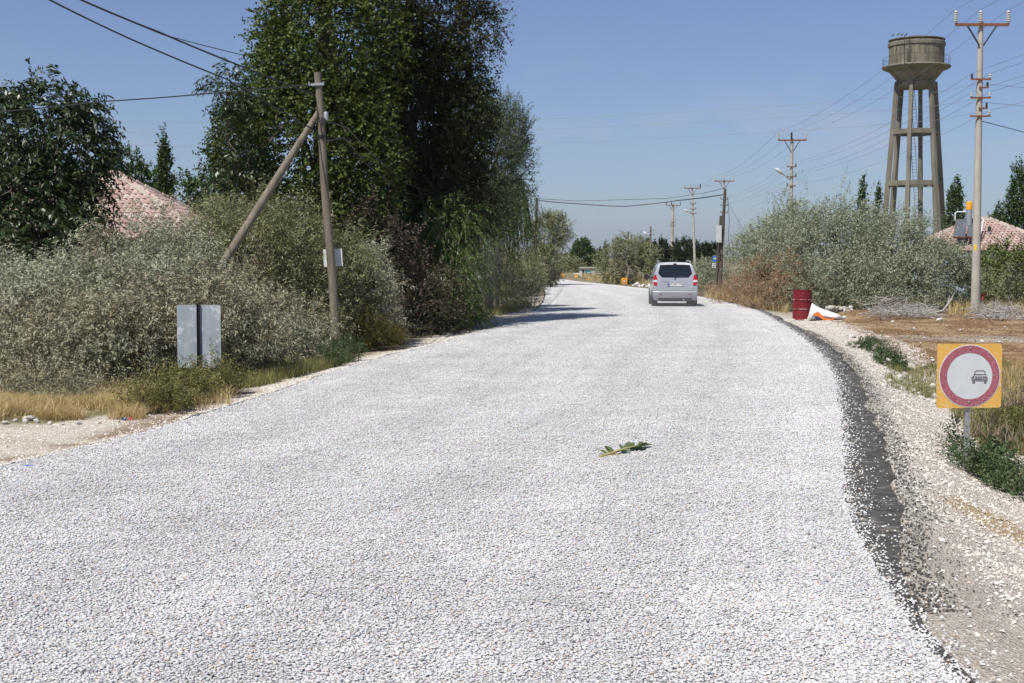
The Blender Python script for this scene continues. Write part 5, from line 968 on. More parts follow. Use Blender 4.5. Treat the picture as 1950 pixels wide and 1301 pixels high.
def hip_roof(house, parts, corners, ridge, tile_w, tile_l, faces, prefer=None, limit=0):
    """corners: four eave points (world), ridge: two points; faces: index list of slopes that get tiles"""
    c = [Vector(q) for q in corners]; a, b_ = Vector(ridge[0]), Vector(ridge[1]); sl = [(c[0], c[1], b_, a), (c[1], c[2], b_, b_), (c[2], c[3], a, b_), (c[3], c[0], a, a)]
    mb = MB()
    for q in sl: mb.add([q[0], q[1], q[2], q[3]], [(0, 1, 2, 3)]) if (q[2] - q[3]).length > .01 else mb.add([q[0], q[1], q[2]], [(0, 1, 2)])
    mb.add(c, [(3, 2, 1, 0)])
    roof = mb.build('roof', M['tile'], house); hl = wloc(house); V, F = tile_shape(tile_w, tile_l * 1.15)
    me = bpy.data.meshes.new('roof_tile'); me.from_pydata(V, [], F); me.materials.append(M['tiles']); cand = []
    for k in faces:
        p0, p1, p2, p3 = sl[k]; ex = (p1 - p0).normalized(); nrm_ = (p1 - p0).cross(p2 - p0).normalized(); nrm_ = -nrm_ if nrm_.z < 0 else nrm_; up = nrm_.cross(ex).normalized(); up = -up if up.z < 0 else up
        Lh = (p2 - p0).dot(up); wd = (p1 - p0).length; l0 = (p3 - p0).dot(ex); l1 = (p2 - p0).dot(ex); rows = int(Lh / tile_l)
        for rw in range(rows):
            hgt = (rw + 1) * tile_l; f = (hgt - tile_l * .5) / Lh; xa, xb = l0 * f, wd + (l1 - wd) * f
            for q in range(int((xb - xa) / tile_w) + 1):
                xx = xa + (q + .5) * tile_w
                if xx > xb: break
                cand.append((p0 + ex * xx + up * hgt, ex, -up, nrm_, rw))
    if prefer: cand.sort(key=prefer)
    rest = MB()
    for i, (p, ex, dn, nn, rw) in enumerate(cand):
        if i < limit:
            o = bpy.data.objects.new('roof_tile', me); COL.objects.link(o); o.parent = roof
            ja = Matrix.Rotation(RS.uniform(-.04, .04), 3, 'Z'); mt = (Matrix((ex, dn, nn)).transposed() @ ja).to_4x4(); mt.translation = p - hl; o.matrix_local = mt
        else:
            Vw = [p + ex * v[0] + dn * v[1] + nn * v[2] for v in V]; rest.add(Vw, F)
    if rest.V: rest.build('tile_field', M['tiles'], roof, kind='stuff')
    for q0, q1 in ((c[0], a), (c[1], b_), (c[2], b_), (c[3], a), (a, b_)):
        if (q1 - q0).length < .05: continue
        mb = MB(); d = q1 - q0; kk = max(2, int(d.length / .38)); mb.tube([q0 + d * (i / kk) + Vector((0, 0, .02 + .02 * math.sin(i * 2.3))) for i in range(kk + 1)], [.12 + .03 * math.sin(i * 1.7) for i in range(kk + 1)], 8); rc = mb.build('ridge_mortar', M['mortar'], roof, smooth=True)
        for i in range(kk):
            e0, e1 = q0 + d * ((i + .06) / kk), q0 + d * ((i + .80) / kk); mb = MB(); mb.tube([e0 + Vector((0, 0, .085)), e1 + Vector((0, 0, .10))], [.085, .095], 8); mb.build('ridge_tile', M['tiles'], roof, smooth=True)
    return roof, sl
def walls(house, corners, inset, ztop, mat, wins):
    c = [Vector(q) for q in corners]; m_ = sum(c, Vector()) / 4; cc = [m_ + (q - m_) * inset for q in c]
    mb = MB(); P = [(q.x, q.y, -.2) for q in cc] + [(q.x, q.y, ztop) for q in cc]; mb.add(P, [(0, 1, 5, 4), (1, 2, 6, 5), (2, 3, 7, 6), (3, 0, 4, 7)]); mb.build('wall', mat, house)
    for side, f, z, w_, h_ in wins:
        a, b_ = cc[side], cc[(side + 1) % 4]; e = (b_ - a).normalized(); nrm_ = Vector((e.y, -e.x, 0)); q = a.lerp(b_, f); q.z = z; R3 = Matrix((e, nrm_, Vector((0, 0, 1)))).transposed()
        mb = MB(); mb.box(q, (w_ + .12, .12, h_ + .12), R3); fr_ = mb.build('window', M['white_paint'], house); mb = MB(); mb.box(q + nrm_ * .05, (w_, .06, h_), R3); mb.build('pane', M['glass_dark'], fr_)
# left house
ze = 2.65; e0 = at(402, 440, 52)
LH = thing('house', 'low house with pink tiled hip roof behind the ailanthus and grey shrubs', 'house', (-17.5, 55.5, 0))
lc = [(-25.2, 52, ze), (e0.x, 52, ze), (e0.x, 59.6, ze), (-25.2, 59.6, ze)]; rl = (-21.4, 55.8, at(0, 333, 55.8).z); rrg = (at(222, 333, 55.8).x, 55.8, at(222, 333, 55.8).z)
def pref(cn): p = cn[0]; px = 975 + p.x / p.y * FOC; return (0 if 90 < px < 420 else 1, -p.z)
hip_roof(LH, None, lc, (rl, rrg), .235, .34, [0, 1], pref, 295); walls(LH, lc, .93, 2.66, M['wall'], [(0, .75, 1.5, 1.0, 1.1), (0, .4, 1.5, 1.0, 1.1), (1, .5, 1.5, 1.0, 1.1)])
a = at(95, 316, 54.6); dish = thing('satellite_dish', 'grey satellite dish on the left tile roof seen through the ailanthus', 'satellite dish', (a.x, 54.6, at(95, 345, 54.6).z - .1))
mb = MB(); mb.tube([(a.x, 54.6, dish.location.z - .15), (a.x, 54.6, a.z - .1)], .03, 8); mb.build('mast', M['galv'], dish)
mb = MB(); R3 = Vector((.2, -1, .5)).to_track_quat('Z', 'Y').to_matrix(); mb.lathe([(.02, 0), (.2, .03), (.36, .10), (.37, .11), (.36, .09), (.2, .01)], 20, a, R3, cap=False); mb.build('bowl', plain('dish_grey', (.5, .52, .54), .5), dish, smooth=True)
mb = MB(); mb.tube([a + R3 @ Vector((0, -.3, .1)), a + R3 @ Vector((0, 0, .42))], .012, 6); mb.box(a + R3 @ Vector((0, 0, .42)), (.08, .1, .08)); mb.build('feed_arm', M['white_paint'], dish)
# right house with solar heater
ap = at(1880, 419, 80); RH = thing('house', 'house with pink tiled roof carrying the solar water heater', 'house', (ap.x, 80, 0)); rz = math.radians(-20); za = at(1880, 478, 76).z
def rc(x, y, z): return Vector((ap.x + x * math.cos(rz) - y * math.sin(rz), 80 + x * math.sin(rz) + y * math.cos(rz), z))
cc = [rc(-4.3, -3.6, za), rc(4.3, -3.6, za), rc(4.3, 3.6, za), rc(-4.3, 3.6, za)]
roof, sl = hip_roof(RH, None, cc, (rc(-.7, 0, ap.z), rc(.1, 0, ap.z)), .215, .30, [0, 1], None, 0); walls(RH, cc, .93, za + .01, M['wall_blue'], [(0, .8, 1.45, 1.0, 1.0), (0, .45, 1.45, 1.0, 1.0), (1, .5, 1.45, 1, 1)])
sw = thing('solar_water_heater', 'solar water heater with two dark panels and orange capped tank on the right roof', 'solar heater', tuple(at(1845, 452, 77.6)))
def quad_panel(px0, Yb, Yt, xs):     # tilted collector between its lower and upper edge
    a, b_, c_, d_ = at(xs[0], 451, Yb), at(xs[1], 452.5, Yb), at(xs[3], 417, Yt), at(xs[2], 418, Yt); n_ = (b_ - a).cross(d_ - a).normalized(); n_ = -n_ if n_.y > 0 else n_
    mb = MB(); mb.add([a, b_, c_, d_] + [q - n_ * .09 for q in (a, b_, c_, d_)], [(0, 1, 2, 3), (7, 6, 5, 4), (0, 4, 5, 1), (1, 5, 6, 2), (2, 6, 7, 3), (3, 7, 4, 0)]); fr_ = mb.build('panel_frame', plain('brown_frame', (.16, .07, .05), .5), sw)
    ctr = (a + b_ + c_ + d_) / 4; g_ = [ctr + (q - ctr) * .94 + n_ * .006 for q in (a, b_, c_, d_)]
    mb = MB(); mb.add(g_ + [q + n_ * .008 for q in g_], [(4, 5, 6, 7), (0, 1, 5, 4), (1, 2, 6, 5), (2, 3, 7, 6), (3, 0, 4, 7)]); mb.build('collector_glass', plain('collector_glass', (.10, .115, .13), .35, spec=.5), fr_)
quad_panel(0, 77.2, 78.3, (1815, 1838, 1821, 1843)); quad_panel(0, 77.2, 78.3, (1841, 1864, 1845, 1868))
c = at(1845.5, 417, 78.0); tb = at(1845.5, 421, 78); ttop = at(1845.5, 384, 78).z
mb = MB(); mb.lathe([(.155, tb.z - .25), (.16, at(1845, 399, 78).z)], 20, (c.x, 78, 0)); mb.build('tank', M['galv'], sw, smooth=True)
mb = MB(); mb.lathe([(.168, at(1845, 399.5, 78).z), (.168, ttop - .03), (.15, ttop), (.02, ttop + .01)], 20, (c.x, 78, 0)); mb.build('tank_cap', plain('orange_cap', (.80, .34, .02), .45), sw, smooth=True)
mb = MB(); mb.tube([at(1819, 420, 78.2), at(1819, 406, 78.2), at(1822, 404, 78.2), at(1845, 403, 78.1)], .035, 8); mb.build('pipe', M['white_paint'], sw, smooth=True)
mb = MB(); mb.tube([at(1873, 417, 78.3), at(1866, 452, 77.4)], .035, 8); mb.tube([at(1845, 417, 78.3), at(1873, 416, 78.3)], .03, 8); mb.build('support_rail', M['white_paint'], sw, smooth=True)
for px in (1822, 1850, 1860): mb = MB(); mb.tube([at(px, 451, 77.3), at(px + 1, 462, 77.35)], .03, 6); mb.build('support_leg', M['galv'], sw)
vp = at(1884, 437, 78.2); mb = MB(); t = thing('roof_vent', 'small capped vent pipe on the tiled roof beside the solar panels', 'vent', vp); mb.tube([vp - Vector((0, 0, .5)), vp], .05, 10); mb.build('pipe', M['galv'], t); mb = MB(); mb.lathe([(.04, -.1), (.09, -.08), (.1, .12), (.02, .2)], 12, vp); mb.build('cowl', M['steel_dark'], t, smooth=True)
# far hut with teal sign, lean-to, barrier
hy = 150; hl_ = at(1106, 535, hy); h0 = gz(hl_.x, hy); X0, X1 = at(1106, 500, hy).x, at(1150, 500, hy).x; zt = at(1106, 511, hy).z
hut = thing('hut', 'small flat roofed roadside hut with teal sign at the bend', 'building', ((X0 + X1) / 2, hy, 0)); mb = MB(); mb.box(((X0 + X1) / 2, hy + 1.5, zt / 2 - .1), (X1 - X0, 3, zt + .2)); mb.build('wall', M['wall'], hut)
mb = MB(); mb.box(((X0 + X1) / 2, hy + 1.5, zt + .05), (X1 - X0 + .2, 3.3, .12)); mb.build('roof', M['mortar'], hut); q = at(1110.5, 522, hy - .02); mb = MB(); mb.box(q, (.2, .08, .9)); mb.build('window', M['glass_dark'], hut)
q = at(1120, 519, hy - .12); mb = MB(); mb.box(q, (.62, .08, .26)); sgn_ = mb.build('sign_board', plain('teal_sign', (.03, .22, .26), .5), hut); mb = MB(); mb.box(q + Vector((.06, -.045, .0)), (.34, .012, .05)); mb.build('sign_lettering', M['white_paint'], sgn_)
q = at(1130, 510.5, hy); mb = MB(); mb.box(q + Vector((0, .3, .02)), (.45, .5, .10)); mb.build('roof_box', M['white_paint'], hut)
ty = 143; q = at(1099, 522, ty); t = thing('awning', 'low white awning on posts left of the far hut', 'awning', (q.x, ty, 0)); mb = MB(); mb.bar(q + Vector((-.35, 0, 0)), q + Vector((.35, 0, .0)), .8, .12); mb.build('roof', M['white_paint'], t)
for dx in (-.3, .3): mb = MB(); mb.tube([(q.x + dx, ty, -.05), (q.x + dx, ty, q.z)], .03, 6); mb.build('post', M['galv'], t)
orange = plain('orange_plastic', (.72, .30, .03), .5)
for px, lab in ((1071, 'orange barrier block on the far verge near the pale town'), (1097, 'orange barrier block under the white awning')):
    q = at(px, 529, 138); q.z = 0; mb = MB(); P = [(-.22, 0), (.22, 0), (.20, .12), (.12, .2), (.08, .55), (-.08, .55), (-.12, .2), (-.20, .12)]; mb.prism(P, lambda u_, v_, d: q + Vector((d * .45, u_ * .5, v_ * .6)), -.3, .3); tag(mb.build('barrier', orange), lab, 'barrier')
# far town and mountains
M['town'] = surf_mat('pale_town_wall', (.50, .45, .38), (.68, .63, .55), .15, .9, 0)
rr = random.Random(12)
for k in range(16):
    Y = 620 + rr.random() * 160; px = 1040 + k * 2.4 + rr.uniform(-1, 1); x = at(px, 495, Y).x; wd = rr.uniform(5, 9); hgt = at(px, 491 + rr.random() * 8, Y).z + 2; hgt = max(3.5, min(hgt, 9))
    t = thing('town_house', 'pale house of the distant town under the mountain', 'house', (x, Y, 0), group='houses of the distant town'); mb = MB(); mb.box((x, Y, hgt / 2 - .2), (wd, 8, hgt + .4)); mb.build('wall', M['town'], t)
    mb = MB(); mb.box((x, Y, hgt + .12), (wd + .5, 8.5, .25)); mb.build('roof', M['mortar'], t)
    for fl in range(max(1, int(hgt / 3))):
        for c_ in range(3): mb = MB(); mb.box((x - wd * .3 + c_ * wd * .3, Y - 4.0, 1.6 + fl * 3), (1.2, .12, 1.3)); mb.build('window', M['glass_dark'], t)
MX = np.linspace(-9000, 9000, 260); MYv = np.linspace(0, 1, 14); V = []
for vy in MYv:
    for x in MX:
        ridge_ = 150 + 120 * math.exp(-((x - 20) / 380) ** 2) * 0 + 130 * (mnoise.fractal(Vector((x * .0011, 3.1, 0)), 1.0, 2.0, 5) + .3)
        ridge_ = 8 + (62 + 18 * mnoise.noise(Vector((x * .003, 1.7, 0)))) * float(smooth(330, 120, np.array(float(x)))) + 6 * mnoise.noise(Vector((x * .006, 0, 0))); h_ = ridge_ * math.sin(math.pi * min(vy * .62, .5)) + 4 * mnoise.noise(Vector((x * .004, vy * 5, 2))) * vy
        V.append((x, 7000 + vy * 1800, h_ - 12))
nx = len(MX); F = [(j * nx + i, j * nx + i + 1, (j + 1) * nx + i + 1, (j + 1) * nx + i) for j in range(len(MYv) - 1) for i in range(nx - 1)]
mo = mesh_np('mountains', np.array(V), np.array(F), surf_mat('dry_mountain_slope', (.16, .14, .11), (.26, .23, .18), .004, .95, 0), smooth=True); mo['kind'] = 'structure'

# ------------------------------------------------------------------ signs
def faded(name, c, dust=(0.68, 0.66, 0.63), thr=0.58, sc=14): return surf_mat(name, tuple(v * .92 for v in c), tuple(min(1, v * 1.06) for v in c), 5, .5, .05, spots=(dust, sc, thr))
def rrect(w_, h_, r_, n=6):
    P = []
    for cx, cy, a0 in ((w_ / 2 - r_, h_ / 2 - r_, 0), (-w_ / 2 + r_, h_ / 2 - r_, 90), (-w_ / 2 + r_, -h_ / 2 + r_, 180), (w_ / 2 - r_, -h_ / 2 + r_, 270)):
        for i in range(n + 1): a = math.radians(a0 + 90 * i / n); P.append((cx + r_ * math.cos(a), cy + r_ * math.sin(a)))
    return P
SY = 16.2; sc_ = SY / FOC; ctr = at(1845.5, 716, SY); gb = gz(ctr.x, SY)
no = thing('road_sign', 'orange square no overtaking sign on a post beside the cream shoulder', 'road sign', (ctr.x, SY, gb), rotz=math.radians(4))
lz = ctr.z - gb; fn = lambda u_, v_, d: (u_, -d, lz + v_)
PW, PHt = 125.5 * sc_, 122.5 * sc_
mb = MB(); mb.prism(rrect(PW, PHt, .03), fn, -.012, .012); plate = mb.build('plate', faded('orange_sign_paint', (.74, .42, .09), dust=(.74, .58, .36), thr=.56, sc=30), no, world=False)
circ = lambda r_, n=64: [(r_ * math.cos(2 * math.pi * k / n), r_ * math.sin(2 * math.pi * k / n)) for k in range(n)]
mb = MB(); mb.prism(circ(60 * sc_), fn, .012, .0145); mb.build('white_disc', faded('sign_white', (.62, .64, .64), (.50, .51, .50), .66), plate, world=False)
mb = MB(); mb.ring(44.5 * sc_, 58.3 * sc_, fn, .0145, .017); mb.build('red_ring', faded('sign_red', (.36, .10, .13), (.52, .34, .36), .54, 55), plate, world=False)
# faded black car symbol
k_ = sc_; cx, cy = 19.3 * k_, -2.2 * k_; ink = faded('sign_black', (.13, .13, .14), (.46, .47, .47), .54, 60); W = 15.5 * k_; Hh = 12.5 * k_; mb = MB(); ft = lambda u_, v_, d: fn(cx + u_, cy + v_, d)
def stroke(P, wd, closed=False):
    P2 = P + [P[0]] if closed else P
    for (x0, y0), (x1, y1) in zip(P2[:-1], P2[1:]):
        d = math.hypot(x1 - x0, y1 - y0); nx_, ny_ = -(y1 - y0) / d * wd / 2, (x1 - x0) / d * wd / 2; ex_, ey_ = (x1 - x0) / d * wd * .4, (y1 - y0) / d * wd * .4
        mb.prism([(x0 - ex_ - nx_, y0 - ey_ - ny_), (x1 + ex_ - nx_, y1 + ey_ - ny_), (x1 + ex_ + nx_, y1 + ey_ + ny_), (x0 - ex_ + nx_, y0 - ey_ + ny_)], ft, .0146 + .0004 * (len(mb.V) % 5), .0175 + .0002 * ((len(mb.V) // 8) % 6))
stroke([(-.72 * W, .18 * Hh), (-.55 * W, .85 * Hh), (-.40 * W, .98 * Hh), (.50 * W, .98 * Hh), (.66 * W, .82 * Hh), (.84 * W, .16 * Hh)], 1.25 * k_)
stroke([(-.66 * W, .42 * Hh), (.78 * W, .42 * Hh)], 1.2 * k_); stroke([(-.72 * W, .2 * Hh), (-.98 * W, -.02 * Hh), (-.98 * W, -.32 * Hh), (.98 * W, -.40 * Hh), (.98 * W, -.05 * Hh), (.84 * W, .16 * Hh)], 1.25 * k_)
for bx_ in (-.42, -.1, .22, .54): mb.prism([((bx_ - .13) * W, -.22 * Hh), ((bx_ + .13) * W, -.24 * Hh), ((bx_ + .11) * W, .12 * Hh), ((bx_ - .12) * W, .14 * Hh)], ft, .0146, .0172)
stroke([(-.98 * W, -.52 * Hh), (.98 * W, -.60 * Hh)], 1.1 * k_)
for bx_ in (-.72, .74): mb.prism([((bx_ - .14) * W, -.98 * Hh), ((bx_ + .14) * W, -.98 * Hh), ((bx_ + .14) * W, -.5 * Hh), ((bx_ - .14) * W, -.5 * Hh)], ft, .0146, .0176)
for bx_ in (-.78, .80): mb.prism([(bx_ * W + .14 * W * math.cos(a_ * math.pi / 5), -.05 * Hh + .17 * Hh * math.sin(a_ * math.pi / 5)) for a_ in range(10)], ft, .0146, .0178)
mb.build('car_symbol', ink, plate, world=False)
for v_ in (53 * sc_, -50 * sc_): mb = MB(); R3 = Matrix.Rotation(math.pi / 2, 3, 'X'); mb.lathe([(.009, 0), (.009, .006), (.003, .009)], 12, (0, -.017, lz + v_), R3); mb.build('bolt', M['galv'], plate, world=False)
mb = MB(); pw_ = .026; mb.prism([(-pw_, .012), (pw_, .012), (pw_, .05), (pw_ - .006, .05), (pw_ - .006, .018), (-pw_ + .006, .018), (-pw_ + .006, .05), (-pw_, .05)], lambda u_, v_, d: (u_, v_ + .002, d), -.35, lz + PHt / 2 - .03); mb.build('post', M['galv'], no, world=False)
# grey back of a sign, left
GY_ = 20.6; s2 = GY_ / FOC; ctr = at(379, 640.5, GY_); gb = gz(ctr.x, GY_); gs = thing('road_sign', 'grey metal back of a road sign on a black post among the weeds', 'road sign', (ctr.x, GY_, gb), rotz=math.radians(-5)); lz = ctr.z - gb
mb = MB(); mb.prism(rrect(85 * s2, 120 * s2, .035), lambda u_, v_, d: (u_, -d, lz + v_), -.004, .004); plate = mb.build('plate', surf_mat('dull_zinc_plate', (.25, .285, .31), (.36, .395, .42), 5, .6, .05, .1, spots=((.52, .545, .56), 4.5, .54), stretch=(1, 1, .4)), gs, world=False)
mb = MB(); hb = .019; mb.prism([(-hb, -.006), (hb, -.006), (hb, -.05), (hb - .008, -.05), (hb - .008, -.014), (-hb + .008, -.014), (-hb + .008, -.05), (-hb, -.05)], lambda u_, v_, d: (u_, v_, d), -.3, lz + 61.5 * s2); mb.build('post', plain('black_post', (.018, .018, .02), .5), gs, world=False)
mb = MB(); mb.box((0, -.03, lz + 61.8 * s2), (.05, .05, .012)); mb.build('post_cap', plain('black_cap', (.02, .02, .02), .5), gs, world=False)
for v_ in (54, 5, -50): mb = MB(); mb.lathe([(.008, 0), (.008, .008)], 10, (0, -.013, lz + v_ * s2), Matrix.Rotation(math.pi / 2, 3, 'X')); mb.build('bolt', M['galv'], plate, world=False)
# small orange road works sign
OY = 97; s3 = OY / FOC; ctr = at(1189, 535, OY); os_ = thing('road_sign', 'small orange road works sign with a triangle at the far road edge', 'road sign', (ctr.x, OY, 0)); fn3 = lambda u_, v_, d: (u_, -d, ctr.z + v_)
mb = MB(); mb.prism(rrect(11 * s3, 11.5 * s3, .03), fn3, -.01, .01); plate = mb.build('plate', faded('orange_small_sign', (.80, .36, .03), thr=.7), os_, world=False)
tri = lambda k_: [(-4.3 * s3 * k_, -3.6 * s3 * k_), (4.3 * s3 * k_, -3.6 * s3 * k_), (0, 3.9 * s3 * k_)]
mb = MB(); mb.prism(tri(1), fn3, .010, .014); mb.build('red_triangle', plain('red_tri', (.40, .03, .03), .5), plate, world=False)
mb = MB(); mb.prism([(u_, v_ - .3 * s3) for u_, v_ in tri(.62)], fn3, .014, .018); mb.build('white_triangle', plain('white_tri', (.62, .62, .6), .5), plate, world=False)
mb = MB(); mb.box((0, .02, ctr.z / 2 - .1), (.05, .03, ctr.z + .2)); mb.build('post', M['galv'], os_, world=False)
# blue and white direction signs on a grey post next to the leaning pole
BY = 94; s4 = BY / FOC; px0 = 1366; q = at(px0, 497, BY); bs = thing('road_sign', 'blue sign above a white sign on a grey post by the leaning wooden pole', 'road sign', (q.x, BY, 0))
mb = MB(); mb.tube([(q.x, BY + .03, -.2), (q.x, BY + .03, at(px0, 478, BY).z)], .045, 10); mb.build('post', M['galv'], bs, smooth=True)
c = at(1362, 493, BY); fb = lambda u_, v_, d: c + Vector((u_, -d - .03, v_)); mb = MB(); mb.prism(rrect(10 * s4, 10 * s4, .02), fb, 0, .015); pb = mb.build('blue_plate', plain('sign_blue', (.02, .20, .62), .45), bs)
mb = MB(); mb.prism([(-3.6 * s4, -1 * s4), (3 * s4, -1 * s4), (3.4 * s4, 1.2 * s4), (1.5 * s4, 1.4 * s4), (.6 * s4, 2.4 * s4), (-1.2 * s4, 2.4 * s4), (-3 * s4, 1 * s4)], fb, .015, .02); mb.build('symbol', plain('sign_cream', (.62, .55, .35), .5), pb)
c2 = at(1361, 505.5, BY); fb2 = lambda u_, v_, d: c2 + Vector((u_, -d - .03, v_)); mb = MB(); mb.prism(rrect(10 * s4, 9 * s4, .02), fb2, 0, .015); pb = mb.build('white_plate', plain('sign_white_small', (.66, .67, .67), .5), bs)
for u0, v0, w_, h_ in ((-2.2, 2.0, 1.6, 1.2), (.6, 2.0, 3.2, 1.0), (-2.0, -2.0, 3.0, 2.2), (2.4, -2.0, 2.2, 2.0)): mb = MB(); mb.prism([(u0 * s4 - w_ * s4 / 2, v0 * s4 - h_ * s4 / 2), (u0 * s4 + w_ * s4 / 2, v0 * s4 - h_ * s4 / 2), (u0 * s4 + w_ * s4 / 2, v0 * s4 + h_ * s4 / 2), (u0 * s4 - w_ * s4 / 2, v0 * s4 + h_ * s4 / 2)], fb2, .015, .019); mb.build('symbol', plain('sign_dark_blue', (.03, .05, .16), .5), pb)

# ------------------------------------------------------------------ barrel, sack, litter, twig on the road
bp_ = gpz(1527, 607); br, bh = 18.2 * bp_.y / FOC, 55 * bp_.y / FOC
M['barrel'] = surf_mat('dark_red_drum_paint', (.145, .012, .016), (.215, .022, .026), 5, .45, .08, spots=((.42, .30, .29), 6, .66))
ba = thing('barrel', 'dark red dented steel oil drum at the road edge', 'barrel', bp_)
prof = [(br * .97, 0), (br, .015)]
for k in range(60):
    z = .03 + (bh - .06) * k / 59; e = .0
    for zc_ in (.34, .66): e = max(e, .018 * math.exp(-((z / bh - zc_) / .016) ** 2))
    if z / bh > .72 or z / bh < .30: e = max(e, .006 * (.5 + .5 * math.sin(z * 62)))
    prof.append((br * .965 + e, z))
prof += [(br, bh - .015), (br, bh), (br * .95, bh), (br * .94, bh - .35), (br * .2, bh - .36)]
mb = MB(); mb.lathe(prof, 40, bp_); bd = mb.build('drum', M['barrel'], ba, smooth=True)
for zc_ in (.34, .66):
    mb = MB(); mb.ring(br * .965 + .0175, br * .965 + .0205, lambda u_, v_, d: bp_ + Vector((u_, v_, d)), bh * zc_ - .009, bh * zc_ + .009, 40); mb.build('worn_hoop', surf_mat('worn_hoop_paint', (.17, .016, .02), (.24, .03, .03), 5, .5, 0, spots=((.52, .45, .43), 5, .49)), bd)
# white sack
p = gpz(1567, 609); mb = MB(); r = random.Random(8); V = []; F = []; ns_, nr_ = 22, 24
sil = [(-.44, 0, .10), (-.41, 0, .22), (-.37, 0, .40), (-.33, 0, .56), (-.27, 0, .50), (-.16, 0, .43), (0, 0, .36), (.16, 0, .30), (.32, 0, .24), (.46, 0, .19), (.58, 0, .10), (.66, 0, .03)]
for i in range(nr_):
    f = i / (nr_ - 1) * (len(sil) - 1); k = min(int(f), len(sil) - 2); tt = f - k; x_ = sil[k][0] * (1 - tt) + sil[k + 1][0] * tt; hh = sil[k][2] * (1 - tt) + sil[k + 1][2] * tt
    for j in range(ns_):
        a = 2 * math.pi * j / ns_; wob = 1 + .16 * mnoise.noise(Vector((x_ * 4, a * 1.3, 3)))
        wy = (.26 - .16 * max(0, min(1, (math.sin(a) + .2) * (hh - .2) * 3))) * min(1, hh / .2) * wob; z_ = hh * .5 + hh * .5 * math.sin(a) * wob; V.append((p.x + x_ * 1.02 + .03 * math.sin(a * 3), p.y + math.cos(a) * wy, p.z + max(0, z_)))
for i in range(nr_ - 1):
    for j in range(ns_): F.append((i * ns_ + j, i * ns_ + (j + 1) % ns_, (i + 1) * ns_ + (j + 1) % ns_, (i + 1) * ns_ + j))
F += [tuple(range(ns_ - 1, -1, -1)), tuple(range((nr_ - 1) * ns_, nr_ * ns_))]
sk = thing('sack', 'white plastic sack with orange stripe slumped against the red barrel', 'sack', p); mb.add(V, F)
ms = surf_mat('woven_white_sack', (.58, .58, .57), (.74, .74, .73), 5, .55, .5, bscale=14); mb.build('bag', ms, sk, smooth=True)
mb = MB(); fs = lambda u_, v_, d: p + Vector((u_, -.285 - d - .02 * math.cos(u_ * 5), v_)); mb.prism([(-.36, .22), (-.22, .27), (-.10, .16), (0, .06), (.22, .05), (.30, .10), (.32, .04), (.18, .0), (-.06, .01), (-.2, .12), (-.34, .15)], fs, -.02, .012); mb.build('orange_stripe', plain('sack_orange', (.78, .20, .04), .5), sk)
mb = MB(); mb.prism([(-.33, .10), (-.25, .12), (-.16, .02), (-.24, .01)], fs, -.02, .010); mb.build('blue_print', plain('sack_navy', (.03, .04, .12), .5), sk)
# litter
def scrap(label, px, py, w_, h_, c, n=6, seed=1, cat='litter'):
    r = random.Random(seed); p = gpz(px, py); p.z = max(p.z, 0 if xl(p.y) < p.x < xr(p.y) else -9) + .006; mb = MB(); V = []; 
    for j in range(3):
        for i in range(n): V.append(p + Vector(((i / (n - 1) - .5) * w_, (j - 1) * w_ * .25, .004 + h_ * r.random())))
    F = [(j * n + i, j * n + i + 1, (j + 1) * n + i + 1, (j + 1) * n + i) for j in range(2) for i in range(n - 1)]; o = len(V); V += [v - Vector((0, 0, .004)) for v in V]; F += [tuple(q_ + o for q_ in reversed(f)) for f in F]
    mb.add(V, F); tag(mb.build('litter_scrap', plain('scrap_%d' % seed, c, .5)), label, cat)
scrap('crumpled blue wrapper on the dirt margin below the weeds', 236, 801, .08, .03, (.10, .25, .60), seed=1); scrap('crumpled red wrapper on the dirt margin next to a blue one', 247, 801.5, .07, .03, (.55, .05, .07), seed=2); scrap('white paper scrap between blue and red wrappers', 241, 800.5, .06, .03, (.65, .65, .65), seed=3)
scrap('thin blue plastic strip on the chippings near the left edge', 55, 900, .07, .012, (.06, .16, .55), seed=4); scrap('tiny blue plastic flake on the chippings beside a blue strip', 33, 907, .03, .01, (.06, .16, .55), seed=5)
scrap('small red wrapper in the ditch right of the weedy sign post', 1942, 905, .06, .04, (.55, .04, .05), seed=6); scrap('small white wrapper in the ditch weeds behind the sign post', 1893, 872, .06, .05, (.66, .62, .6), seed=7); scrap('red plastic scrap at the shoulder edge near the barrel', 1522, 610, .3, .04, (.55, .10, .09), seed=8); scrap('pink wrapper among the rubble near the sign', 1746, 695, .07, .05, (.55, .15, .15), seed=9)
scrap('white plastic scrap on the brown ground by the stick pile', 1905, 653, .22, .03, (.7, .7, .69), seed=10); scrap('yellow plastic bottle scrap at the base of the shrubs on the dirt margin', 270, 790, .1, .1, (.6, .5, .25), seed=11)
p = gpz(352, 752); r = rng(430); V, F = stones(r, np.array([(p.x, p.y, p.z + .10), (p.x + .12, p.y + .02, p.z + .08), (p.x - .08, p.y, p.z + .05)]), np.array([.24, .18, .16])); tag(mesh_np('plaster_lump', V, F, M['white_paint']), 'white plaster lump hidden in the weeds under the grey sign', 'rubble')
q = gpz(1869, 592); mb = MB(); mb.tube([q - Vector((0, 0, .05)), q + Vector((0, 0, .45))], .06, 10); t = thing('marker_post', 'short red and white post just right of the concrete pole foot', 'marker post', q); mb.build('white_base', M['white_paint'], t, smooth=True); mb = MB(); mb.tube([q + Vector((0, 0, .38)), q + Vector((.05, 0, .66))], [.07, .06], 10); mb.build('red_top', plain('marker_red', (.50, .05, .03), .5), t, smooth=True)
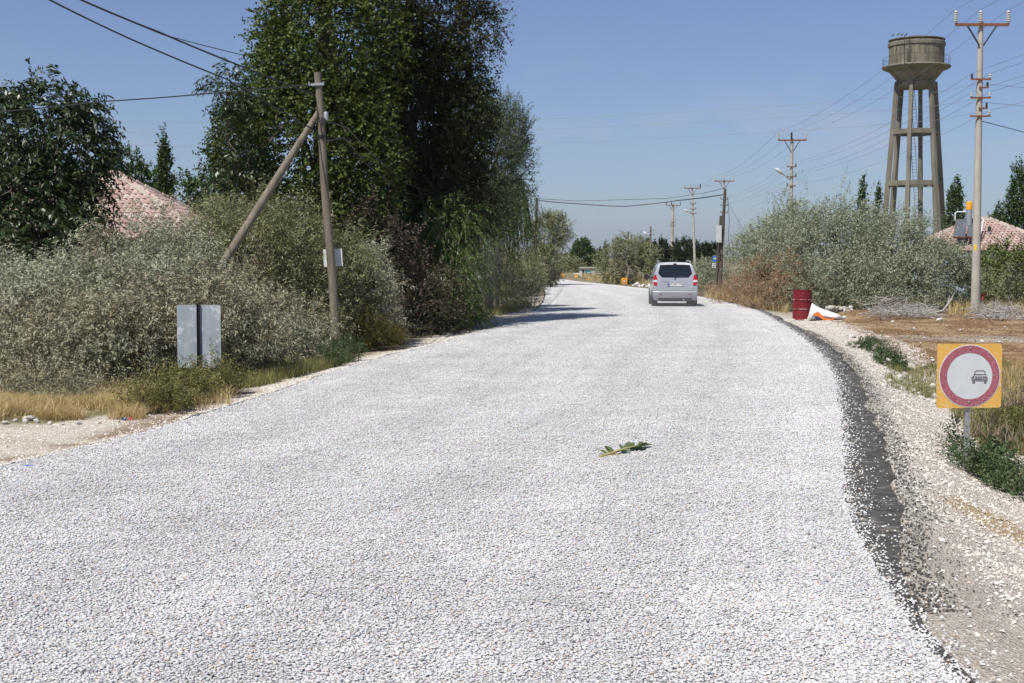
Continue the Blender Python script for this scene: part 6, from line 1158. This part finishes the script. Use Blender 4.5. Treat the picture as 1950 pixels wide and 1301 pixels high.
# leafy twig fallen on the road
ta = gp(1142, 871, .025); tb = gp(1250, 847, .03); d = tb - ta; tw_ = thing('leafy_twig', 'broken leafy green twig lying on the pale chippings', 'twig', ta)
mb = MB(); mb.tube([ta, ta + d * .15 + Vector((0, 0, .012)), ta + d * .42 + Vector((.0, 0, .03)), ta + d * .6 + Vector((0, -.02, .035))], [.017, .015, .011, .005], 8); mb.tube([ta + d * .12, ta + d * .33 + Vector((.03, -.12, .005)), ], [.006, .004], 6); mb.build('stem', surf_mat('green_bark', (.36, .30, .12), (.50, .42, .20), 30, .6, .2), tw_, smooth=True)
lm = leaf_mat('wilted_leaf', [(.08, .11, .03), (.15, .19, .07), (.25, .28, .15)], .2, .5, .3); rr = random.Random(5)
dn = d.normalized(); sdv = dn.cross(Vector((0, 0, 1)))
for k, (f, a, ln_, wd_, up_) in enumerate([(.10, 1.1, .12, .055, .25), (.16, .75, .13, .06, .40), (.20, 1.0, .11, .06, .50), (.26, -.5, .12, .05, .05), (.38, .5, .17, .06, .15), (.42, .2, .22, .055, .20), (.46, -.25, .2, .05, .02), (.5, .35, .2, .045, .22), (.55, -.1, .22, .05, .1), (.62, .12, .22, .05, .12), (.70, -.06, .18, .035, .05), (.66, .3, .16, .03, .22), (.34, -.8, .09, .04, .0), (.5, -.4, .16, .045, .04)]):
    b0 = ta + d * f + Vector((0, 0, .02)); ld = (dn * math.cos(a) - sdv * math.sin(a)).normalized(); ld = (ld + Vector((0, 0, up_))).normalized(); ln_ *= 1.3; wd_ *= 1.45; wv = ld.cross(Vector((rr.uniform(-.4, .4), rr.uniform(-.4, .4), 1))).normalized(); nn = wv.cross(ld); V = []; F = []
    for i in range(7):
        t = i / 6; ww = wd_ / 2 * math.sin(math.pi * min(1, t * .92 + .04)) ** .8; c = b0 + ld * ln_ * t + Vector((0, 0, -.10 * ln_ * t * t)) ; c.z = max(c.z, .02)
        V += [c - wv * ww + nn * ww * .35, c, c + wv * ww + nn * ww * .35]
    for i in range(6): F += [(i * 3, i * 3 + 1, i * 3 + 4, i * 3 + 3), (i * 3 + 1, i * 3 + 2, i * 3 + 5, i * 3 + 4)]
    mb = MB(); mb.add(V, F); mb.build('leaf', lm, tw_, smooth=True)

# ------------------------------------------------------------------ silver van
CY = 55.6; cl_ = at(1283, 584, CY + 0.0); CL = 4.1; van = thing('van', 'silver compact passenger van driving away along the gravel road', 'van', (cl_.x + .16, CY + 2.0, 0.02), rotz=math.radians(-3.2))
M['silver'] = plain('silver_paint', (.41, .425, .445), .38, .3, .5, .5, var=.03)
M['tint'] = plain('tinted_glass', (.012, .014, .018), .06, spec=.7)
M['tyre'] = plain('tyre_rubber', (.035, .034, .034), .85); M['trim'] = plain('black_trim', (.03, .03, .032), .6)
def rear_y(z):                      # the tailgate: upright below the belt, raked glass above
    return np.interp(z, [.2, .45, .70, 1.02, 1.40, 1.66, 1.74], [-1.93, -2.02, -2.03, -1.985, -1.90, -1.80, -1.70])
def half_w(z, f=1.0): return np.interp(z, [.2, .32, .6, .95, 1.10, 1.45, 1.62, 1.70, 1.735, 1.745], [.78, .84, .875, .875, .855, .74, .67, .60, .40, 0])
zs = [.24, .32, .45, .6, .8, .95, 1.05, 1.2, 1.35, 1.5, 1.62, 1.69, 1.725, 1.745]
st = [(-2.0, 1.0, None), (-1.9, 1.0, None), (-1.3, 1.0, None), (-.5, 1.0, None), (.2, 1.0, None), (.75, 1.0, 1.66), (1.15, .99, 1.30), (1.45, .97, 1.04), (1.85, .92, .90), (2.02, .80, .72), (2.06, .62, .55)]
prof_n = len(zs) * 2; V = []; F = []
for i, (yb, ws, ztop) in enumerate(st):
    ring_ = []
    for z in zs:
        zq = z if ztop is None else (.24 + (z - .24) * (ztop - .24) / (1.745 - .24)); hw = float(half_w(z)) * ws
        if ztop is not None and z > 1.05: hw = float(np.interp(z, [1.05, 1.745], [half_w(1.05), .0 if z > 1.74 else .60])) * ws if ztop < 1.2 else hw
        y_ = yb + (float(rear_y(z)) + 2.0 if i == 0 else 0); 
        if i == 1: y_ = max(y_, float(rear_y(z)) + .06)
        ring_.append((hw, y_, zq))
    V += [(a_, b2_, c_) for a_, b2_, c_ in ring_] + [(-a_, b2_, c_) for a_, b2_, c_ in reversed(ring_)]
for i in range(len(st) - 1):
    for j in range(prof_n): F.append((i * prof_n + j, i * prof_n + (j + 1) % prof_n, (i + 1) * prof_n + (j + 1) % prof_n, (i + 1) * prof_n + j))
nz_ = len(zs)
for j in range(nz_ - 1):            # close rear and nose with strips across
    F.append((j, prof_n - 1 - j, prof_n - 2 - j, j + 1)); o = (len(st) - 1) * prof_n; F.append((o + j + 1, o + prof_n - 2 - j, o + prof_n - 1 - j, o + j))
mb = MB(); mb.add(V, F); body = mb.build('body', M['silver'], van, world=False, smooth=True, bevel=.02)
rp = lambda u_, v_, d: (u_, float(rear_y(v_)) - d, v_)
def rear_panel(name, poly, d0, d1, mat, parent=van, bevel=0):
    # split along the height so that it follows the tailgate's rake
    ctr_ = (sum(q_[0] for q_ in poly) / len(poly), sum(q_[1] for q_ in poly) / len(poly)); mb = MB(); n_ = len(poly); V_ = []; R_ = [0, .5, 1.0]
    V_.append(rp(ctr_[0], ctr_[1], d1))
    for f_ in R_[1:]: V_ += [rp(ctr_[0] + (a_ - ctr_[0]) * f_, ctr_[1] + (b2_ - ctr_[1]) * f_, d1) for a_, b2_ in poly]
    V_ += [rp(a_, b2_, d0) for a_, b2_ in poly]; F_ = [(0, 1 + k, 1 + (k + 1) % n_) for k in range(n_)]
    for l_ in range(2): F_ += [(1 + l_ * n_ + k, 1 + (l_ + 1) * n_ + k, 1 + (l_ + 1) * n_ + (k + 1) % n_, 1 + l_ * n_ + (k + 1) % n_) for k in range(n_)]
    mb.add(V_, F_); return mb.build(name, mat, parent, world=False, smooth=True)
def dens(poly, k=4): return [(a_[0] + (b2_[0] - a_[0]) * i / k, a_[1] + (b2_[1] - a_[1]) * i / k) for a_, b2_ in zip(poly, poly[1:] + poly[:1]) for i in range(k)]
tg = rear_panel('tailgate', dens([(-.66, .62), (.66, .62), (.70, .72), (.72, 1.08), (.69, 1.28), (.60, 1.69), (.3, 1.715), (-.3, 1.715), (-.60, 1.69), (-.69, 1.28), (-.72, 1.08), (-.70, .72)]), -.02, .014, M['silver'])
rear_panel('rear_window', dens([(-.52, 1.14), (.52, 1.14), (.66, 1.30), (.58, 1.625), (.3, 1.64), (-.3, 1.64), (-.58, 1.625), (-.66, 1.30)]), .01, .022, M['tint'], tg)
rear_panel('brake_light', dens([(-.07, 1.655), (.07, 1.655), (.06, 1.69), (-.06, 1.69)], 2), .012, .028, plain('dark_red_lens', (.10, .01, .012), .3), tg)
mb = MB(); mb.tube([rp(-.02, 1.15, .03), rp(.16, 1.17, .035), rp(.42, 1.165, .035)], .012, 6); mb.build('wiper', M['trim'], tg, world=False)
rear_panel('plate_recess', dens([(-.33, .79), (.33, .79), (.30, .93), (-.30, .93)], 3), .010, .0165, plain('recess_grey', (.30, .31, .33), .4, .4), tg)
npl = rear_panel('number_plate', dens([(-.265, .805), (.265, .805), (.265, .915), (-.265, .915)], 2), .012, .024, plain('plate_white', (.62, .62, .60), .5), tg)
rear_panel('plate_band', dens([(-.265, .805), (-.215, .805), (-.215, .915), (-.265, .915)], 2), .024, .027, plain('plate_blue', (.02, .08, .40), .5), npl)
text('plate_number', '42 EBU 74', .105, M['trim'], npl, (.02, float(rear_y(.86)) - .026, .86), (math.pi / 2 + .03, 0, 0))
mb = MB(); mb.lathe([(.055, 0), (.055, .008), (.045, .012)], 20, rp(0, 1.085, .012), Matrix.Rotation(math.pi / 2, 3, 'X') @ Matrix.Diagonal((1, .45, 1))); mb.build('badge', plain('badge_blue', (.06, .09, .20), .3, .5), tg, world=False)
text('model_lettering', 'TOURNEO', .06, M['galv'], tg, (-.40, float(rear_y(.99)) - .017, 1.0), (math.pi / 2 + .14, 0, 0)); text('model_lettering', 'COURIER', .05, M['galv'], tg, (-.37, float(rear_y(.93)) - .017, .945), (math.pi / 2 + .12, 0, 0))
for s_ in (-1, 1):
    pl = lambda P: dens([(s_ * a_, b2_) for a_, b2_ in (P if s_ > 0 else P[::-1])], 3)
    tl = rear_panel('tail_light', pl([(.70, .82), (.82, .84), (.865, .98), (.85, 1.10), (.80, 1.24), (.745, 1.26), (.70, 1.10), (.69, .95)]), -.03, .016, plain('red_lens', (.42, .012, .015), .2, spec=.6))
    rear_panel('clear_lens', pl([(.70, .95), (.865, .97), (.86, 1.04), (.70, 1.05)]), .010, .024, plain('clear_lens', (.55, .56, .57), .2, spec=.6), tl)
    rear_panel('reflector', pl([(.50, .475), (.64, .485), (.64, .51), (.50, .50)]), .0, .06, plain('red_reflector', (.35, .01, .015), .3))
    mb = MB(); mb.tube([(s_ * .62, -1.45, 1.72), (s_ * .62, -1.40, 1.775), (s_ * .60, .3, 1.80), (s_ * .585, .75, 1.72)], .018, 8); mb.build('roof_rail', M['galv'], van, world=False, smooth=True)
    mb = MB(); mb.tube([(s_ * .84, .80, 1.07), (s_ * .93, .80, 1.11)], .03, 8); mb.add(*[(lambda P_, F_: (P_, F_))([(s_ * (.90 + .2 * (.5 + .5 * math.cos(a_))), .78 + dy, 1.12 + .10 * math.sin(a_)) for dy in (0, .12) for a_ in [2 * math.pi * q_ / 12 for q_ in range(12)]], [tuple(range(12)), tuple(range(23, 11, -1))] + [(q_, (q_ + 1) % 12, 12 + (q_ + 1) % 12, 12 + q_) for q_ in range(12)])][0]); mb.build('wing_mirror', M['trim'], van, world=False, bevel=.01)
    for y0_, y1_, nm in ((-1.72, -.75, 'side_window'), (-.68, .15, 'side_window'), (.22, .95, 'side_window')):
        P = []; 
        for (y_, z_) in ((y0_, 1.10), (y1_, 1.10), (y1_ - (.22 if y1_ > .5 else 0), 1.56), (y0_ + (.12 if y0_ < -1.5 else 0), 1.56)):
            P.append((s_ * (float(half_w(z_)) + .006), y_, z_))
        mb = MB(); mb.add(P + [(q_[0] - s_ * .03, q_[1], q_[2]) for q_ in P], [(0, 1, 2, 3), (7, 6, 5, 4), (0, 4, 5, 1), (1, 5, 6, 2), (2, 6, 7, 3), (3, 7, 4, 0)]); mb.build('side_window', M['tint'], van, world=False)
    for y_ in (-1.28, 1.22):
        R3 = Matrix.Rotation(math.pi / 2, 3, 'Y'); wh = thing_w = MB(); wh.lathe([(.17, -.095), (.29, -.10), (.305, -.07), (.305, .07), (.29, .10), (.17, .095)], 28, (s_ * .765, y_, .295), R3); ty_ = wh.build('wheel', M['tyre'], van, world=False, smooth=True)
        mb = MB(); mb.lathe([(.02, -.088), (.19, -.088), (.19, .088), (.02, .088)], 20, (s_ * .765, y_, .295), R3); mb.build('rim', M['galv'], ty_, world=False, smooth=True)
        mb = MB(); mb.ring(.30, .37, lambda u_, v_, d: (s_ * (.72 + d), y_ + u_, .30 + v_), .05, .163, 28); mb.build('wheel_arch', M['trim'], van, world=False)
bm_ = MB(); P = []; F_ = []; nb = 9
for i in range(nb):
    u_ = -.87 + 1.74 * i / (nb - 1); k = 1 - (abs(u_) / .87) ** 6 * .05
    for z_, d_ in ((.27, .0), (.30, .045), (.45, .055), (.575, .06), (.605, .035), (.61, -.02)): P.append((u_ * (1.0 if z_ > .4 else .96), float(rear_y(z_)) - d_ * k + .05 * (abs(u_) / .87) ** 4, z_))
for i in range(nb - 1):
    for j in range(5): F_.append((i * 6 + j, (i + 1) * 6 + j, (i + 1) * 6 + j + 1, i * 6 + j + 1))
bm_.add(P, F_); bm_.build('rear_bumper', M['silver'], van, world=False, smooth=True)
mb = MB(); mb.box((0, -1.97, .29), (1.3, .14, .12)); mb.box((0, -1.2, .24), (1.1, 1.2, .08)); mb.build('lower_valance', M['trim'], van, world=False, bevel=.02)
mb = MB(); mb.tube([(.33, -1.6, .26), (.33, -2.09, .265)], [.035, .035], 12); mb.build('exhaust_pipe', M['galv'], van, world=False, smooth=True)
mb = MB(); mb.box((0, 0, .30), (1.45, 3.4, .18)); mb.build('underbody', M['trim'], van, world=False)

# ------------------------------------------------------------------ summer haze over the plain
mb = MB(); mb.box((0, 4500, 50), (19000, 9800, 146)); m = bpy.data.materials.new('haze'); m.use_nodes = True; nt = m.node_tree; nt.nodes.clear()
vo = nt.nodes.new('ShaderNodeVolumePrincipled'); vo.inputs['Density'].default_value = 0.00009; vo.inputs['Color'].default_value = (0.86, 0.92, 1.0, 1); vo.inputs['Anisotropy'].default_value = 0.2
nt.links.new(vo.outputs[0], nt.nodes.new('ShaderNodeOutputMaterial').inputs['Volume']); hz = mb.build('haze', m); hz['kind'] = 'stuff'
# thin dust raised behind the van's wheels
mb = MB(); q = Vector((van.location.x - .25, CY - 1.0, 0.0)); mb.lathe([(.2, .03), (2.3, .04), (2.6, .25), (2.0, .62), (.8, .85), (.1, .9)], 20, q, Matrix.Diagonal((.62, 1.0, 1.0))); m = bpy.data.materials.new('road_dust'); m.use_nodes = True; nt = m.node_tree; nt.nodes.clear()
vo = nt.nodes.new('ShaderNodeVolumePrincipled'); vo.inputs['Color'].default_value = (0.9, 0.89, 0.87, 1); vo.inputs['Density'].default_value = 0.05; nt.links.new(vo.outputs[0], nt.nodes.new('ShaderNodeOutputMaterial').inputs['Volume'])
du = mb.build('dust_cloud', m); tag(du, 'thin pale dust hanging over the chippings behind the van wheels', 'dust', kind='stuff')
